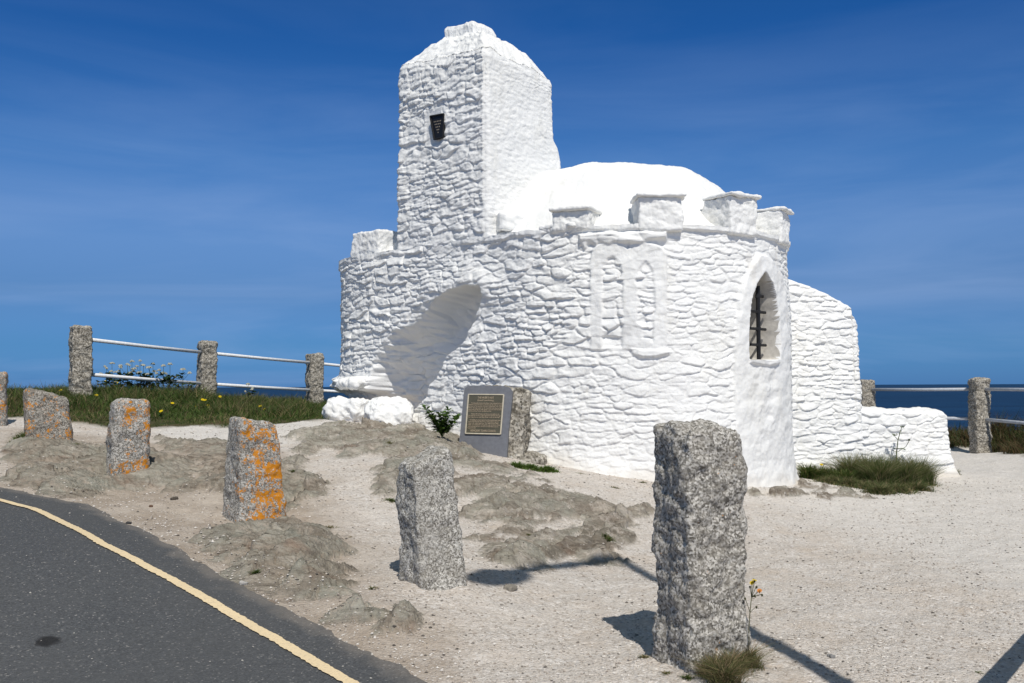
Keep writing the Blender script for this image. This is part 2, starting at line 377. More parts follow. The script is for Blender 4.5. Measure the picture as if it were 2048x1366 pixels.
# ------------------------------------------------------------------ terrain
ctrl = [P(*a) for a in [
    (1405, 1335, 4.64), (870, 1168, 5.8), (510, 1042, 7.6), (255, 960, 8.8), (100, 895, 10.0), (0, 855, 12.3),
    (160, 800, 15.6), (412, 808, 18.2), (640, 815, 20.7), (290, 797, 16.9), (520, 812, 19.4), (20, 800, 15.0),
    (450, 858, 12.5), (650, 846, 13.7), (330, 900, 11.0), (560, 862, 11.9),
    (690, 842, 13.3), (780, 858, 12.6), (920, 882, 11.8), (1000, 910, 11.5), (1100, 932, 11.1), (1300, 962, 10.9), (1500, 977, 11.3), (1600, 965, 12.4),
    (860, 885, 10.9), (700, 895, 10.6), (690, 950, 8.9), (690, 1100, 6.7), (1000, 950, 9.6), (1100, 1000, 8.8), (1250, 1010, 9.2), (1200, 1100, 7.6), (1100, 1250, 5.45),
    (1900, 1000, 11.2), (2040, 1200, 6.15), (1700, 1200, 6.15), (1700, 955, 13.6), (1915, 952, 14.0), (2000, 908, 18.2), (2048, 905, 17.0), (1960, 880, 19.5),
    (0, 980, 7.8), (0, 1366, 4.4), (400, 1366, 4.45), (840, 1366, 4.5), (400, 1140, 5.97), (200, 1100, 6.0), (600, 1235, 5.28), (600, 1080, 7.0), (200, 1000, 7.9)]]
ctrl += [np.array(a, float) for a in [(0, 1, -1.42), (0, -6, -1.5), (8, 0, -1.4), (-8, 0, -1.3), (-10, 6, -.9), (-12, 12, -.35), (-14, 20, -.3), (12, 8, -1.3), (14, 15, -1.1),
    (0, 24, -.9), (7, 22, -1.2), (12, 18, -1.1), (-4, 3, -1.36), (2, 3, -1.37), (20, 0, -1.4), (-20, 0, -1.0), (3.5, 17, -1.1), (-1.5, 17, -.6)]]
ctrl = np.array(ctrl)
def _tps(r2): return .5 * r2 * np.log(r2 + 1e-9)
_n = len(ctrl); _K = _tps(((ctrl[:, None, :2] - ctrl[None, :, :2]) ** 2).sum(-1)) + np.eye(_n) * .25
_Pm = np.c_[np.ones(_n), ctrl[:, :2]]; _A = np.block([[_K, _Pm], [_Pm.T, np.zeros((3, 3))]])
_w = np.linalg.solve(_A, np.r_[ctrl[:, 2], 0, 0, 0])
def z0(x, y):
    x = np.asarray(x, float); y = np.asarray(y, float)
    xs = np.clip(x, -22, 22); ys = np.clip(y, -14, 30)
    r = _w[_n] + _w[_n + 1] * xs + _w[_n + 2] * ys
    for k in range(_n): r = r + _w[k] * _tps((xs - ctrl[k, 0]) ** 2 + (ys - ctrl[k, 1]) ** 2)
    return r
def G(px, py):                                          # ground point under a measured spot
    lo, hi = 2.0, 40.0; prev = None
    for y in np.arange(2.5, 34, .05):
        p = P(px, py, y); d = p[2] - float(z0(p[0], p[1]))
        if d < 0:
            a, b_ = y - .05, y
            for _ in range(12):
                mth = (a + b_) / 2; p = P(px, py, mth)
                if p[2] - float(z0(p[0], p[1])) < 0: b_ = mth
                else: a = mth
            return P(px, py, b_)
    return P(px, py, 20)
def GP(pts): return np.array([G(*p)[:2] for p in pts])

cliff = np.array([(-60, 3), (-30, 8), (-14, 13.5), (-9, 15.2), (-7.6, 17.0), (-6.2, 19.9), (-4.7, 22.6), (-1, 24.5), (3, 24.6), (6.2, 23.6), (8.2, 21.4), (9.8, 19.4), (11.6, 17.6), (16, 15), (30, 8), (60, 3), (60, -200), (-60, -200)])
road_edge = GP([(0, 978), (170, 1010), (300, 1072), (400, 1137), (480, 1180), (600, 1236), (700, 1292), (840, 1366)])
d0 = road_edge[0] - road_edge[1]; d0 /= np.linalg.norm(d0)
road_poly = np.vstack([[(-40, -60), (-60, -20)], [road_edge[0] + d0 * 26], [road_edge[0] + d0 * 6 + (-.2, -.5)], road_edge, [(.15, 3.1), (1.2, .8), (2.6, -3), (5, -60)]])
white_poly = GP([(290, 856), (460, 850), (660, 843), (700, 860), (600, 880), (560, 893), (450, 893), (330, 876)])
turf_poly = np.vstack([GP([(0, 838), (150, 852), (300, 860), (420, 856), (560, 850), (655, 846)]), [(-1.9, 15.0), (-1, 24), (-6, 26), (-40, 20), (-40, 11), (-9.5, 12.6)]])
turf_right = np.vstack([GP([(1905, 897), (1960, 899), (2048, 915)]), [(12.5, 13.5), (40, 6), (40, 20), (9, 24), (2, 26), (2, 19)]])
rocks = [  # (outline, height)
    (GP([(575, 872), (680, 850), (800, 862), (930, 880), (985, 925), (1130, 960), (1230, 1010), (1315, 1050), (1310, 1095), (1180, 1120), (1060, 1150), (955, 1130), (930, 1090), (940, 1010), (830, 985), (760, 1000), (720, 960), (760, 915), (700, 925), (640, 905), (600, 935), (560, 910)]), .06),
    (GP([(380, 900), (470, 895), (600, 935), (655, 950), (650, 1000), (560, 1050), (430, 1010), (360, 950)]), .07),
    (GP([(0, 900), (60, 880), (330, 905), (440, 930), (400, 985), (230, 985), (120, 1000), (0, 970)]), .08),
    (GP([(300, 870), (460, 890), (560, 905), (480, 925), (350, 915)]), .05),
    (GP([(370, 1075), (440, 1055), (560, 1050), (690, 1065), (700, 1150), (720, 1195), (620, 1215), (520, 1200), (440, 1160), (390, 1120)]), .085),
    (GP([(640, 1215), (690, 1200), (790, 1220), (880, 1265), (850, 1290), (760, 1285), (670, 1255), (620, 1235)]), .085),
    (GP([(1500, 985), (1600, 965), (1690, 975), (1750, 1000), (1600, 1003), (1500, 1000)]), .03),
    (GP([(1210, 1010), (1310, 1020), (1310, 1040), (1260, 1045)]), .05),
    (GP([(960, 1010), (1040, 1020), (1180, 1060), (1290, 1110), (1200, 1130), (1010, 1100), (940, 1060)]), .06),
]
pebbly = [] and [GP([(1010, 1165), (1060, 1170), (1060, 1195), (1010, 1190)]), GP([(1060, 1230), (1130, 1240), (1120, 1270), (1040, 1265)]), GP([(1100, 1300), (1150, 1310), (1140, 1330), (1090, 1325)])]
def surf(x, y, detail=True):
    """terrain height and masks at x, y"""
    z = z0(x, y)
    sr = sdpoly(x + .03 * noise3(x * 7, y * 7, 0, 41), y + .05 * noise3(x * 3, y * 3, 0, 42) + .02 * noise3(x * 18, y * 18, 0, 43), road_poly)
    rock = np.zeros(x.shape); rh = np.zeros(x.shape)
    wx = x + .16 * noise3(x * 1.7, y * 1.7, 0, 21) + .05 * noise3(x * 6, y * 6, 0, 22); wy = y + .16 * noise3(x * 1.7, y * 1.7, 5, 23) + .05 * noise3(x * 6, y * 6, 5, 24)
    for poly, hgt in rocks:
        sd = sdpoly(wx, wy, poly); rock = np.maximum(rock, sstep(.22, -.22, sd)); rh = np.maximum(rh, hgt * sstep(.15, -.45, sd))
    for poly in pebbly:
        sd = sdpoly(wx, wy, poly); rock = np.maximum(rock, sstep(.03, -.04, sd)); rh = np.maximum(rh, .04 * sstep(.05, -.1, sd))
    ca, sa = math.cos(R(58)), math.sin(R(58)); a = x * ca + y * sa; b = -x * sa + y * ca      # along / across the bedding
    bb = b + .12 * noise3(a * .9, b * 1.6, 0, 31)
    r1 = noise3(a * .8, bb * 4.2, 0, 32); r2 = noise3(a * 2.4, bb * 11, 3, 33); r3 = noise3(a * 6, bb * 30, 6, 34)
    saw = (bb * 3.1 + .5 * noise3(a * 1.3, b * 1.3, 2, 37)); saw = saw - np.floor(saw)                      # tilted slate steps
    big = fbm(x * 1.1, y * 1.1, 0, 3, 35)
    rr = .055 * big + .040 * r1 + .060 * (saw - .5) * np.clip(.6 + r1, 0, 1) + .014 * (1 - 2.4 * np.abs(r2)) + .003 * (1 - 2.4 * np.abs(r3)) + .007 * fbm(x * 9, y * 9, 0, 4, 36, .55)
    turf = np.maximum(sstep(.08, -.12, sdpoly(wx, wy, turf_poly)), sstep(.08, -.12, sdpoly(wx, wy, turf_right)))
    white = sstep(.15, -.2, sdpoly(wx, wy, white_poly)) + sstep(3.2, 4.6, x + .12 * y) * .8
    white = np.clip(white, 0, 1)
    soft = fbm(x * .9, y * .9, 0, 3, 51) * .03 + fbm(x * 5, y * 5, 0, 3, 52) * .010 + fbm(x * 25, y * 25, 0, 2, 53) * .004
    nearroad = sstep(-.02, .35, sr)
    wa = a + .10 * noise3(a * 2.2, b * 2.2, 1, 44) + .03 * noise3(a * 8, b * 8, 1, 45); wb = b + .08 * noise3(a * 2.2, b * 2.2, 7, 46) + .03 * noise3(a * 8, b * 8, 7, 47)
    s1, id1, e1_ = slabs(wa, wb, .55, .24, 48); s2, id2, e2_ = slabs(wa + 3, wb, .21, .075, 49)
    rr = rr * .8 + .078 * s1 + .020 * s2
    ck = sstep(.075, 0, np.abs(noise3(a * 1.3, bb * 5.5, 12, 39))) * .9 + sstep(.05, 0, np.abs(noise3(a * 3 + 3, b * 2.2, 14, 40))) * .5
    rocky = -.13 * (1 - rock) + rh * .55 + rr + .012 - .018 * ck - .012 * sstep(.10, 0, e1_) - .006 * sstep(.12, 0, e2_)
    ck = np.maximum(ck * .8, np.maximum(sstep(.07, 0, e1_) * .75, sstep(.10, 0, e2_) * .4))
    mxr = rocky - soft; rock = sstep(-.012, .016, mxr) * sstep(0, .15, rock)
    zz = z + nearroad * np.maximum(soft, rocky) + sstep(0, .3, sr) * .01
    zz = zz + turf * (.02 + .03 * fbm(x * 1.3, y * 1.3, 2, 3, 54))
    inr = sstep(.0, -.06, sr); zz = zz - inr * .06
    globals()['CRK'] = ck; globals()['FAC'] = .65 * id1 + .35 * id2; return zz, sr, rock, turf, white
def zsurf(x, y):
    return surf(np.atleast_1d(np.asarray(x, float)), np.atleast_1d(np.asarray(y, float)))[0]

dirt_poly = GP([(0, 860), (300, 880), (560, 905), (640, 960), (640, 1040), (760, 1080), (760, 1200), (900, 1290), (900, 1366), (700, 1310), (300, 1090), (0, 995)])
def dirt_at(x, y, sr): return np.clip(sstep(.25, -.3, sdpoly(x + .3 * noise3(x * 1.2, y * 1.2, 0, 90), y + .3 * noise3(x * 1.2, y * 1.2, 4, 91), dirt_poly)) + .8 * sstep(.30, .02, sr + .12 * fbm(x * 5, y * 5, 0, 3, 92)), 0, 1)
th = np.r_[np.linspace(-180, -50, 66)[:-1], np.linspace(-50, -32, 90)[:-1], np.linspace(-32, 32, 880), np.linspace(32, 50, 90)[1:], np.linspace(50, 180, 66)[1:-1]]
rad = np.r_[np.linspace(.02, 2.6, 16)[:-1], 2.6 * (1.0034 ** np.arange(0, 673)), np.linspace(26, 90, 40)]
TH, RD = np.meshgrid(np.radians(th), rad, indexing='ij')
X, Y = RD * np.sin(TH), RD * np.cos(TH)
Z, SR, RK, TF, WH = surf(X.ravel(), Y.ravel()); CK0 = CRK.copy(); FC0 = FAC.copy()
cl = sdpoly(X.ravel() + .5 * noise3(X.ravel() * .4, Y.ravel() * .4, 0, 61), Y.ravel() + .5 * noise3(X.ravel() * .4, Y.ravel() * .4, 3, 62), cliff)
Z = Z - np.where(cl > 0, np.minimum(cl * cl * .8 + cl * .5, 40), 0) - sstep(0, 6, cl) * 12
Z = np.maximum(Z, -34)
V = np.c_[X.ravel(), Y.ravel(), Z]
F = gridfaces(len(th), len(rad), closed=True)[:, ::-1]
g = mesh('ground', V, F, M_GROUND, None, True, {'rock': RK, 'turf': TF * sstep(-2, -1, -cl) + (1 - sstep(-2, -1, -cl)) * .8, 'white': WH, 'crack': CK0, 'facet': FC0, 'dirt': dirt_at(X.ravel(), Y.ravel(), SR)}); tag(g, kind='structure')

# road: sheet on the smooth terrain, dips under the verge at its edge
rmask = SR < .22
ff = rmask[F].all(1); rv = np.c_[X.ravel(), Y.ravel(), z0(X.ravel(), Y.ravel()) + .006 - .09 * sstep(.0, .22, SR) - .03 * sstep(-.6, 0, SR) * 0]
rv, rf, uu = subset(rv, F, ff)
stp = G(95, 1285); dx_, dy_ = rv[:, 0] - stp[0], rv[:, 1] - stp[1]
stain = sstep(1.1, .7, np.sqrt((dx_ / .062) ** 2 + (dy_ / .062) ** 2) + .25 * noise3(rv[:, 0] * 30, rv[:, 1] * 30, 0, 71)) * .85
dust = sstep(-.10, .02, SR[uu] + .05 * fbm(rv[:, 0] * 6, rv[:, 1] * 6, 0, 4, 72)) * .3
r_ = mesh('road', rv, rf, M_ASPH, None, True, {'stain': stain, 'dust': dust}); tag(r_, kind='structure')

# yellow line
lp = GP([(0, 1003), (68, 1021), (115, 1043), (171, 1070), (207, 1092), (273, 1125), (342, 1162), (410, 1200), (478, 1241), (547, 1280), (615, 1320), (690, 1364)])
e0 = lp[0] - lp[1]; e1 = lp[-1] - lp[-2]; e1 /= np.linalg.norm(e1); lp = np.vstack([lp[0] + e0 / np.linalg.norm(e0) * np.array([[8], [3]]) , lp, lp[-1] + e1 * np.array([[.5], [1.2], [3]])])
def resample(pts, step):
    pts = np.asarray(pts, float); n = len(pts); o = []
    for i in range(n - 1):
        p0, p1, p2, p3 = pts[max(i - 1, 0)], pts[i], pts[i + 1], pts[min(i + 2, n - 1)]
        k = max(2, int(np.linalg.norm(p2 - p1) / step))
        for t in np.arange(k) / k:
            o.append(.5 * ((2 * p1) + (-p0 + p2) * t + (2 * p0 - 5 * p1 + 4 * p2 - p3) * t * t + (-p0 + 3 * p1 - 3 * p2 + p3) * t ** 3))
    o.append(pts[-1]); return np.array(o)
lc = resample(lp, .012); tg = np.gradient(lc, axis=0); tg /= np.linalg.norm(tg, axis=1)[:, None]; nm = np.c_[-tg[:, 1], tg[:, 0]]
wl = .030 + .006 * noise3(lc[:, 0] * 40, lc[:, 1] * 40, 0, 81) + .005 * noise3(lc[:, 0] * 9, lc[:, 1] * 9, 0, 82)
wr = .030 + .008 * noise3(lc[:, 0] * 45, lc[:, 1] * 45, 0, 83) + .005 * noise3(lc[:, 0] * 9, lc[:, 1] * 9, 0, 84)
cols = [lc + nm * (wl * k)[:, None] for k in (1, .5)] + [lc] + [lc - nm * (wr * k)[:, None] for k in (.5, 1)]
LV = np.stack(cols, 1).reshape(-1, 2); LV = np.c_[LV, z0(LV[:, 0], LV[:, 1]) + .013]
ln = mesh('road_marking', LV, gridfaces(len(lc), 5), M_LINE, None, True); tag(ln, kind='structure')

# sea
sv = []; sf = []
SE = mesh('sea', [(-150000, -200, -32), (150000, -200, -32), (150000, 200000, -32), (-150000, 200000, -32)], [(0, 1, 2, 3)], M_SEA, None, False); tag(SE, kind='structure')

# ------------------------------------------------------------------ the white lookout hut
hut = empty('lookout_hut', (1.2, 13.4, -1.1), 'whitewashed rubble stone lookout hut with square chimney tower and battlements on the headland', 'hut')
plan = [(-1.2, 15.6), (-2.15, 14.95), (-2.40, 14.3), (-2.26, 13.78), (-1.78, 13.24), (-1.03, 12.53), (-.32, 11.87), (.15, 11.45), (.7, 11.13), (1.28, 10.97), (1.85, 10.97),
        (2.42, 11.18), (2.93, 11.57), (3.31, 12.12), (3.52, 12.75), (3.58, 13.5), (3.3, 14.4), (2.5, 15.2), (1.3, 15.8), (0, 15.9)]
def closed_curve(pts, n=400):
    pts = np.array(pts); m = len(pts); o = []
    for i in range(m):
        p0, p1, p2, p3 = pts[i - 1], pts[i], pts[(i + 1) % m], pts[(i + 2) % m]
        for t in np.arange(n) / n:
            o.append(.5 * ((2 * p1) + (-p0 + p2) * t + (2 * p0 - 5 * p1 + 4 * p2 - p3) * t * t + (-p0 + 3 * p1 - 3 * p2 + p3) * t ** 3))
    return np.array(o)
cv = closed_curve(plan, 60); seg = np.linalg.norm(np.roll(cv, -1, 0) - cv, axis=1); cum = np.r_[0, np.cumsum(seg)]; PER = cum[-1]; cvc = np.vstack([cv, cv[:1]])
def plan_at(s):
    s = np.mod(s, PER); return np.c_[np.interp(s, cum, cvc[:, 0]), np.interp(s, cum, cvc[:, 1])]
def norm_at(s):
    d = plan_at(s + .04) - plan_at(s - .04); d /= np.linalg.norm(d, axis=1)[:, None]; return np.c_[d[:, 1], -d[:, 0]]
if norm_at(np.array([cum[60 * 9]]))[0, 1] > 0: raise Exception('normal')
def s_of(px, lo=60 * 3, hi=60 * 14):                     # arc length where the wall crosses a measured column
    q = np.c_[cv[lo:hi], np.zeros(hi - lo)]; a, _ = project(q); return cum[lo + int(np.argmin(np.abs(a - px)))]
sA, sB = cum[60 * 2], cum[60 * 15]
ss = np.r_[np.arange(sA, sB, .0105), np.arange(sB, sA + PER, .06)]; ss = ss[ss < sA + PER - .02]
ZT = 1.78
zs = np.r_[np.arange(-1.7, ZT, .0095), ZT]
SS, ZZ = np.meshgrid(ss, zs, indexing='ij'); s_, z_ = SS.ravel(), ZZ.ravel()
base = plan_at(s_); nn = norm_at(s_)
bx, by = project(np.c_[base + nn * .085, z_])
front = (s_ >= sA) & (s_ <= sB)
ampn = .75 + .5 * fbm(s_ * .7, z_ * .9, 0, 2, 101)
h1, pr1 = stones(s_, z_, .21, .064, 110); h2, pr2 = stones(s_, z_ * 1.0, .30, .105, 210)
mixm = sstep(-.12, .12, noise3(s_ * 1.1, z_ * 1.6, 0, 103)); hh = h1 * (1 - mixm) + h2 * mixm * 1.15
sm_r = sstep(1050, 1350, bx)                       # thicker limewash to the right, sharper stones to the left
amp = (.034 * (1 - sm_r) + .021 * sm_r) * ampn * (1 - .25 * sstep(0, -1, z_))
grain = .011 * fbm(s_ * 7, z_ * 11, 0, 3, 120) * (1 - .4 * sm_r) + .003 * fbm(s_ * 30, z_ * 45, 0, 2, 125)
lump = .035 * fbm(s_ * .8, z_ * .8, 0, 2, 130)
disp = hh * amp + grain + lump
# batter and base flare
zg = z0(base[:, 0], base[:, 1])
disp = disp + .05 * (ZT - z_) / 3 + .07 * np.exp(-np.clip(z_ - zg, 0, 9) / .12)
# cornice lip round the top, absent under the tower
nocor = sstep(790, 800, bx) * sstep(905, 885, bx)
ctop = ZT + .02 * noise3(s_ * 1.6, 0, 0, 141)
lipz = ctop - .055 - .015 * noise3(s_ * 5, 0, 0, 142)
lip = sstep(lipz - .015, lipz + .006, z_) * (1 - nocor)
disp = disp * (1 - .6 * lip) + lip * (.040 + .022 * noise3(s_ * 4, 0, 0, 143) + .010 * noise3(s_ * 14, 0, 0, 144))
# broken hood course over the blind window
def band(poly, soft=4.0): return sstep(soft * .5, -soft * .5, sdpoly(bx, by, poly))
wob = 2.5 * noise3(s_ * 9, z_ * 9, 0, 150)
hood = sstep(5, -5, sdpoly(bx + wob, by + 5 * noise3(s_ * 3.2, 0, 0, 151) + 2.2 * noise3(s_ * 11, z_ * 6, 0, 153), [(1156, 468), (1200, 466), (1260, 462), (1335, 462), (1335, 478), (1300, 482), (1190, 488), (1175, 482), (1168, 494), (1156, 488)]))
# blind double lancet
def arch(x0, x1, ytop, ybot, ysp):
    cx = (x0 + x1) / 2; pts = [(x0, ybot), (x0, ysp)]
    for k in range(1, 6): t = k / 6; pts.append((x0 + (cx - x0) * (1 - math.cos(t * math.pi / 2)) ** 1.0, ysp + (ytop - ysp) * math.sin(t * math.pi / 2)))
    pts.append((cx, ytop))
    for k in range(5, 0, -1): t = k / 6; pts.append((x1 + (cx - x1) * (1 - math.cos(t * math.pi / 2)), ysp + (ytop - ysp) * math.sin(t * math.pi / 2)))
    return pts + [(x1, ysp), (x1, ybot)]
frame = np.minimum(sdpoly(bx + wob, by + wob, arch(1178, 1262, 484, 700, 512)), sdpoly(bx + wob, by + wob, arch(1250, 1336, 484, 700, 512)))
in1 = sdpoly(bx + wob, by - wob, arch(1203, 1245, 512, 694, 556)); in2 = sdpoly(bx - wob, by + wob, [(1276, 600), (1272, 560), (1280, 535), (1293, 519), (1305, 540), (1311, 570), (1309, 640), (1306, 684), (1290, 690), (1284, 660), (1274, 640)])
fm = sstep(2.5, -2.5, frame); im = np.maximum(sstep(2.5, -3, in1), sstep(2.5, -3, in2))
soft_ = .012 * fbm(s_ * 5, z_ * 5, 0, 3, 160)
disp = disp * (1 - fm) + fm * ((1 - im) * (.042 + soft_ * 1.2 + hh * .004 + lump * .9) + im * (.006 + hh * .028 + lump * .9))
sill = sstep(3, -3, sdpoly(bx + wob, by + wob, [(1262, 699), (1338, 700), (1342, 708), (1300, 716), (1268, 710)])); disp = disp + sill * .028
disp = disp * (1 - hood) + hood * (.070 + lump * .8 + .035 * noise3(s_ * 5, z_ * 14, 0, 152) + hh * .01)
# pointed surround reaching the ground, with the barred opening
d_out = sdpoly(bx + wob * .8, by + wob, [(1476, 1100), (1474, 900), (1473, 700), (1477, 640), (1485, 590), (1498, 548), (1512, 522), (1527, 508), (1540, 509), (1553, 522), (1566, 548), (1576, 590), (1581, 650), (1584, 800), (1598, 1100)])
d_in = sdpoly(bx + wob * .2, by + wob * .2, [(1504, 716), (1502, 680), (1503, 640), (1508, 600), (1517, 570), (1533, 547), (1544, 566), (1551, 595), (1556, 640), (1558, 680), (1558, 716)])
om = sstep(2.5, -2.5, d_out); panel = sstep(14, -14, sdpoly(bx, by, [(1503, 724), (1558, 724), (1562, 1100), (1503, 1100)]))
disp = disp * (1 - om) + om * (.075 + .8 * lump + soft_ * 1.1 + .07 * np.exp(-np.clip(z_ - zg, 0, 9) / .12) - panel * (.012 - .014 * fbm(s_ * 4, z_ * 5, 0, 3, 170)))
ledge = sstep(3, -3, sdpoly(bx + wob, by + wob, [(1501, 717), (1559, 716), (1560, 727), (1536, 731), (1503, 726)])); disp = disp + ledge * .03
hole = sstep(3.2, -1.6, d_in); disp = disp * (1 - hole) + hole * (-.80 + .02 * fbm(s_ * 6, z_ * 6, 0, 2, 172))
# the eroded hollow at the foot of the chimney side
w3 = 7 * noise3(s_ * 3, z_ * 4, 0, 180) + 3 * noise3(s_ * 10, z_ * 14, 0, 181)
alc = sdpoly(bx + w3, by + w3 * .7, [(868, 598), (905, 582), (930, 570), (957, 573), (950, 615), (920, 680), (872, 745), (845, 785), (818, 825), (812, 870), (800, 900), (600, 900), (600, 781), (738, 779), (740, 755), (744, 733), (756, 692), (782, 664), (818, 648), (845, 620)])
am = sstep(4, -9, alc) * sstep(890, 850, bx) + sstep(3, -9, alc) * sstep(850, 890, bx); am = np.where(bx < 850, np.maximum(am - .0, 0) * (.35 + .65 * sstep(4, -34, alc)), am); lo_ = sstep(690, 770, by); dep = (.12 + .25 * sstep(0, -40, alc) + .22 * sstep(780, 870, bx)) * (1 - lo_) + (.20 + .40 * sstep(685, 750, bx)) * lo_
disp = disp * (1 - am) + am * (-dep + .040 * hh * (1 - .6 * sstep(780, 880, bx)) + lump)
cork = sstep(60, 0, alc) * (1 - am) * sstep(640, 560, by); disp = disp + cork * .09      # corbelling out above it
sh = sstep(5, -5, sdpoly(bx + w3, by + w3 * .6, [(660, 758), (735, 754), (748, 764), (742, 781), (660, 780)])); disp = disp + sh * (.08 + .05 * fbm(s_ * 6, z_ * 9, 0, 2, 199))
stp2 = sstep(4, -4, sdpoly(bx + w3 * .7, by + w3 * .5, [(775, 640), (842, 622), (846, 640), (800, 655), (776, 664)])); disp = disp + stp2 * .0
vv = np.c_[base + nn * disp[:, None], z_]
# stones of the top course wander a little in height
vv[:, 2] += sstep(ZT - .12, ZT, z_) * (.015 * noise3(s_ * 2.5, 0, 0, 145) + .012 * noise3(s_ * 9, 0, 0, 146))
splash = np.clip(sstep(.22, .02, z_ - zg + .10 * fbm(s_ * 5, z_ * 3, 0, 4, 191)), 0, 1) * (.5 + .5 * noise3(s_ * 2, 0, 0, 192)) + .35 * sstep(.35, .8, fbm(s_ * 3.5, z_ * 1.1, 0, 4, 193)) * sstep(-.1, .4, noise3(s_ * .6, z_ * .5, 0, 194))
splash = np.clip(splash, 0, 1)
WF = gridfaces(len(ss), len(zs), closed=True)
fc = vv[WF].mean(1); vis = np.ones(len(WF), bool)
f_om = om[WF].mean(1); f_fm = fm[WF].mean(1); f_fr = front[WF].all(1); f_hole = hole[WF].mean(1)
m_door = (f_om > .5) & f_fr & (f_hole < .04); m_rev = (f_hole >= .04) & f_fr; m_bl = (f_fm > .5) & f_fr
def part(name, mask, parent=hut):
    a, b, u_ = subset(vv, WF, mask); return mesh(name, a, b, M_PAINT, parent, True, {'splash': splash[u_]})
part('wall', ~(m_door | m_rev | m_bl))
win = part('window', m_door); win['label'] = 'tall pointed barred window in a smooth raised surround'
mesh('window_recess', *(lambda t: (t[0], t[1]))(subset(vv, WF, m_rev)), mat_flat('grey_recess_plaster', (.60, .57, .52), .9, .1, 0, 40), win)  # plaster inside the opening is greyer than the limewash around it
bl = part('blind_window', m_bl); bl['label'] = 'blind pair of pointed arches in white plaster'
# iron bars in the opening
def wall_pt(px, py, inset):
    q = plan_at(np.array([s_of(px)]))[0]; n_ = norm_at(np.array([s_of(px)]))[0]
    zz = P(px, py, q[1])[2]; b_ = q - n_ * inset; return np.array([b_[0], b_[1], zz])
grl = MB(); sc_ = s_of(1531); c2 = plan_at(np.array([sc_]))[0]; n2 = norm_at(np.array([sc_]))[0]; t2 = np.array([-n2[1], n2[0]])
def bar_pt(du, z): q = c2 - n2 * .07 + t2 * du; return (q[0], q[1], z)
def du_for(px):
    us_ = np.linspace(-.8, .8, 801); pp = np.array([bar_pt(u, .6) for u in us_]); return us_[int(np.argmin(np.abs(project(pp)[0] - px)))]
ym = bar_pt(du_for(1517), 0)[1]; zb, zt = P(1517, 722, ym)[2], P(1517, 572, ym)[2]
UB, UR, UL = du_for(1517), du_for(1531), du_for(1500)
grl.tube([bar_pt(UB, zb), bar_pt(UB, zt)], .025, 8)
for py in (592, 624, 658, 690):
    z = P(1517, py, ym)[2]; a_, b_2 = (UB, du_for(1527)) if py < 600 else (UL, UR)
    grl.tube([bar_pt(a_, z), bar_pt(b_2, z)], .018, 6)
    grl.box(bar_pt(UB, z), (.026, 0, 0), (0, .026, 0), (0, 0, .02))
grl.build('iron_bars', M_IRON, win, False)

# roof dome
cen = np.array([1.3, 13.4]); prof = [(.985, 1.60), (.975, 1.765), (.95, 1.78), (.90, 1.86), (.8, 2.13), (.72, 2.36), (.65, 2.56), (.57, 2.68), (.47, 2.76), (.33, 2.80), (.17, 2.82), (.0, 2.83)]
pk = np.array(prof); tt = np.linspace(0, len(pk) - 1, 150); pk2 = np.c_[np.interp(tt, range(len(pk)), pk[:, 0]), np.interp(tt, range(len(pk)), pk[:, 1])]
sr_ = np.arange(sA, sA + PER - .02, .022); A_, B_ = np.meshgrid(np.arange(len(sr_)), np.arange(len(pk2)), indexing='ij')
pb = plan_at(sr_[A_.ravel()]); sc2 = pk2[B_.ravel(), 0]; q = cen + (pb - cen) * sc2[:, None]; zq = pk2[B_.ravel(), 1]
zq = zq + .05 * fbm(q[:, 0] * 1.3, q[:, 1] * 1.3, 0, 4, 190) + .010 * fbm(q[:, 0] * 9, q[:, 1] * 9, 0, 3, 195) + .03 * sstep(.05, -.05, np.abs(noise3(q[:, 0] * 2.0, q[:, 1] * 2, 0, 197))) * .3
mesh('roof', np.c_[q, zq], gridfaces(len(sr_), len(pk2), closed=True), M_PAINT, hut)

# rough blocks (posts, merlons, boulders, slabs)
def cube_grid(half, n):
    """surface grid of a box, n = segments per axis; returns unit-ish points P (scaled by half), faces"""
    vs = []; fs = []; b0 = 0
    for ax in range(3):
        u_, v_ = (ax + 1) % 3, (ax + 2) % 3
        a = np.linspace(-1, 1, n[u_] + 1); b = np.linspace(-1, 1, n[v_] + 1); A, B = np.meshgrid(a, b, indexing='ij')
        for sg in (-1, 1):
            p = np.zeros((A.size, 3)); p[:, ax] = sg; p[:, u_] = A.ravel(); p[:, v_] = B.ravel()
            f = gridfaces(n[u_] + 1, n[v_] + 1)
            fs.append((f if sg > 0 else f[:, ::-1]) + b0); vs.append(p); b0 += len(p)
    p = np.vstack(vs); f = np.vstack(fs); k = np.round(p * 1e5).astype(np.int64)
    _, idx, inv = np.unique(k, axis=0, return_index=True, return_inverse=True); inv = np.asarray(inv).ravel()
    return p[idx] * np.array(half), inv[f]
def rough_block(half, r, step, amps, seed=0, taper=None, wave=(3, 12)):
    n = [max(3, int(2 * h / step)) for h in half]
    p, f = cube_grid(half, n); half = np.array(half); inner = np.clip(p, -(half - r), half - r); d = p - inner; l = np.linalg.norm(d, axis=1)[:, None]; nr = d / (l + 1e-9)
    c = inner + nr * r
    if taper is not None: c = taper(c, half)
    x, y, z = c.T
    dd = amps[0] * fbm(x * wave[0], y * wave[0], z * wave[0] + seed, 3, seed) + amps[1] * fbm(x * wave[1], y * wave[1], z * wave[1] + seed, 4, seed + 50, .6)
    return c + nr * dd[:, None], f
def rotz(p, a): c, s = math.cos(a), math.sin(a); return np.c_[p[:, 0] * c - p[:, 1] * s, p[:, 0] * s + p[:, 1] * c, p[:, 2]]

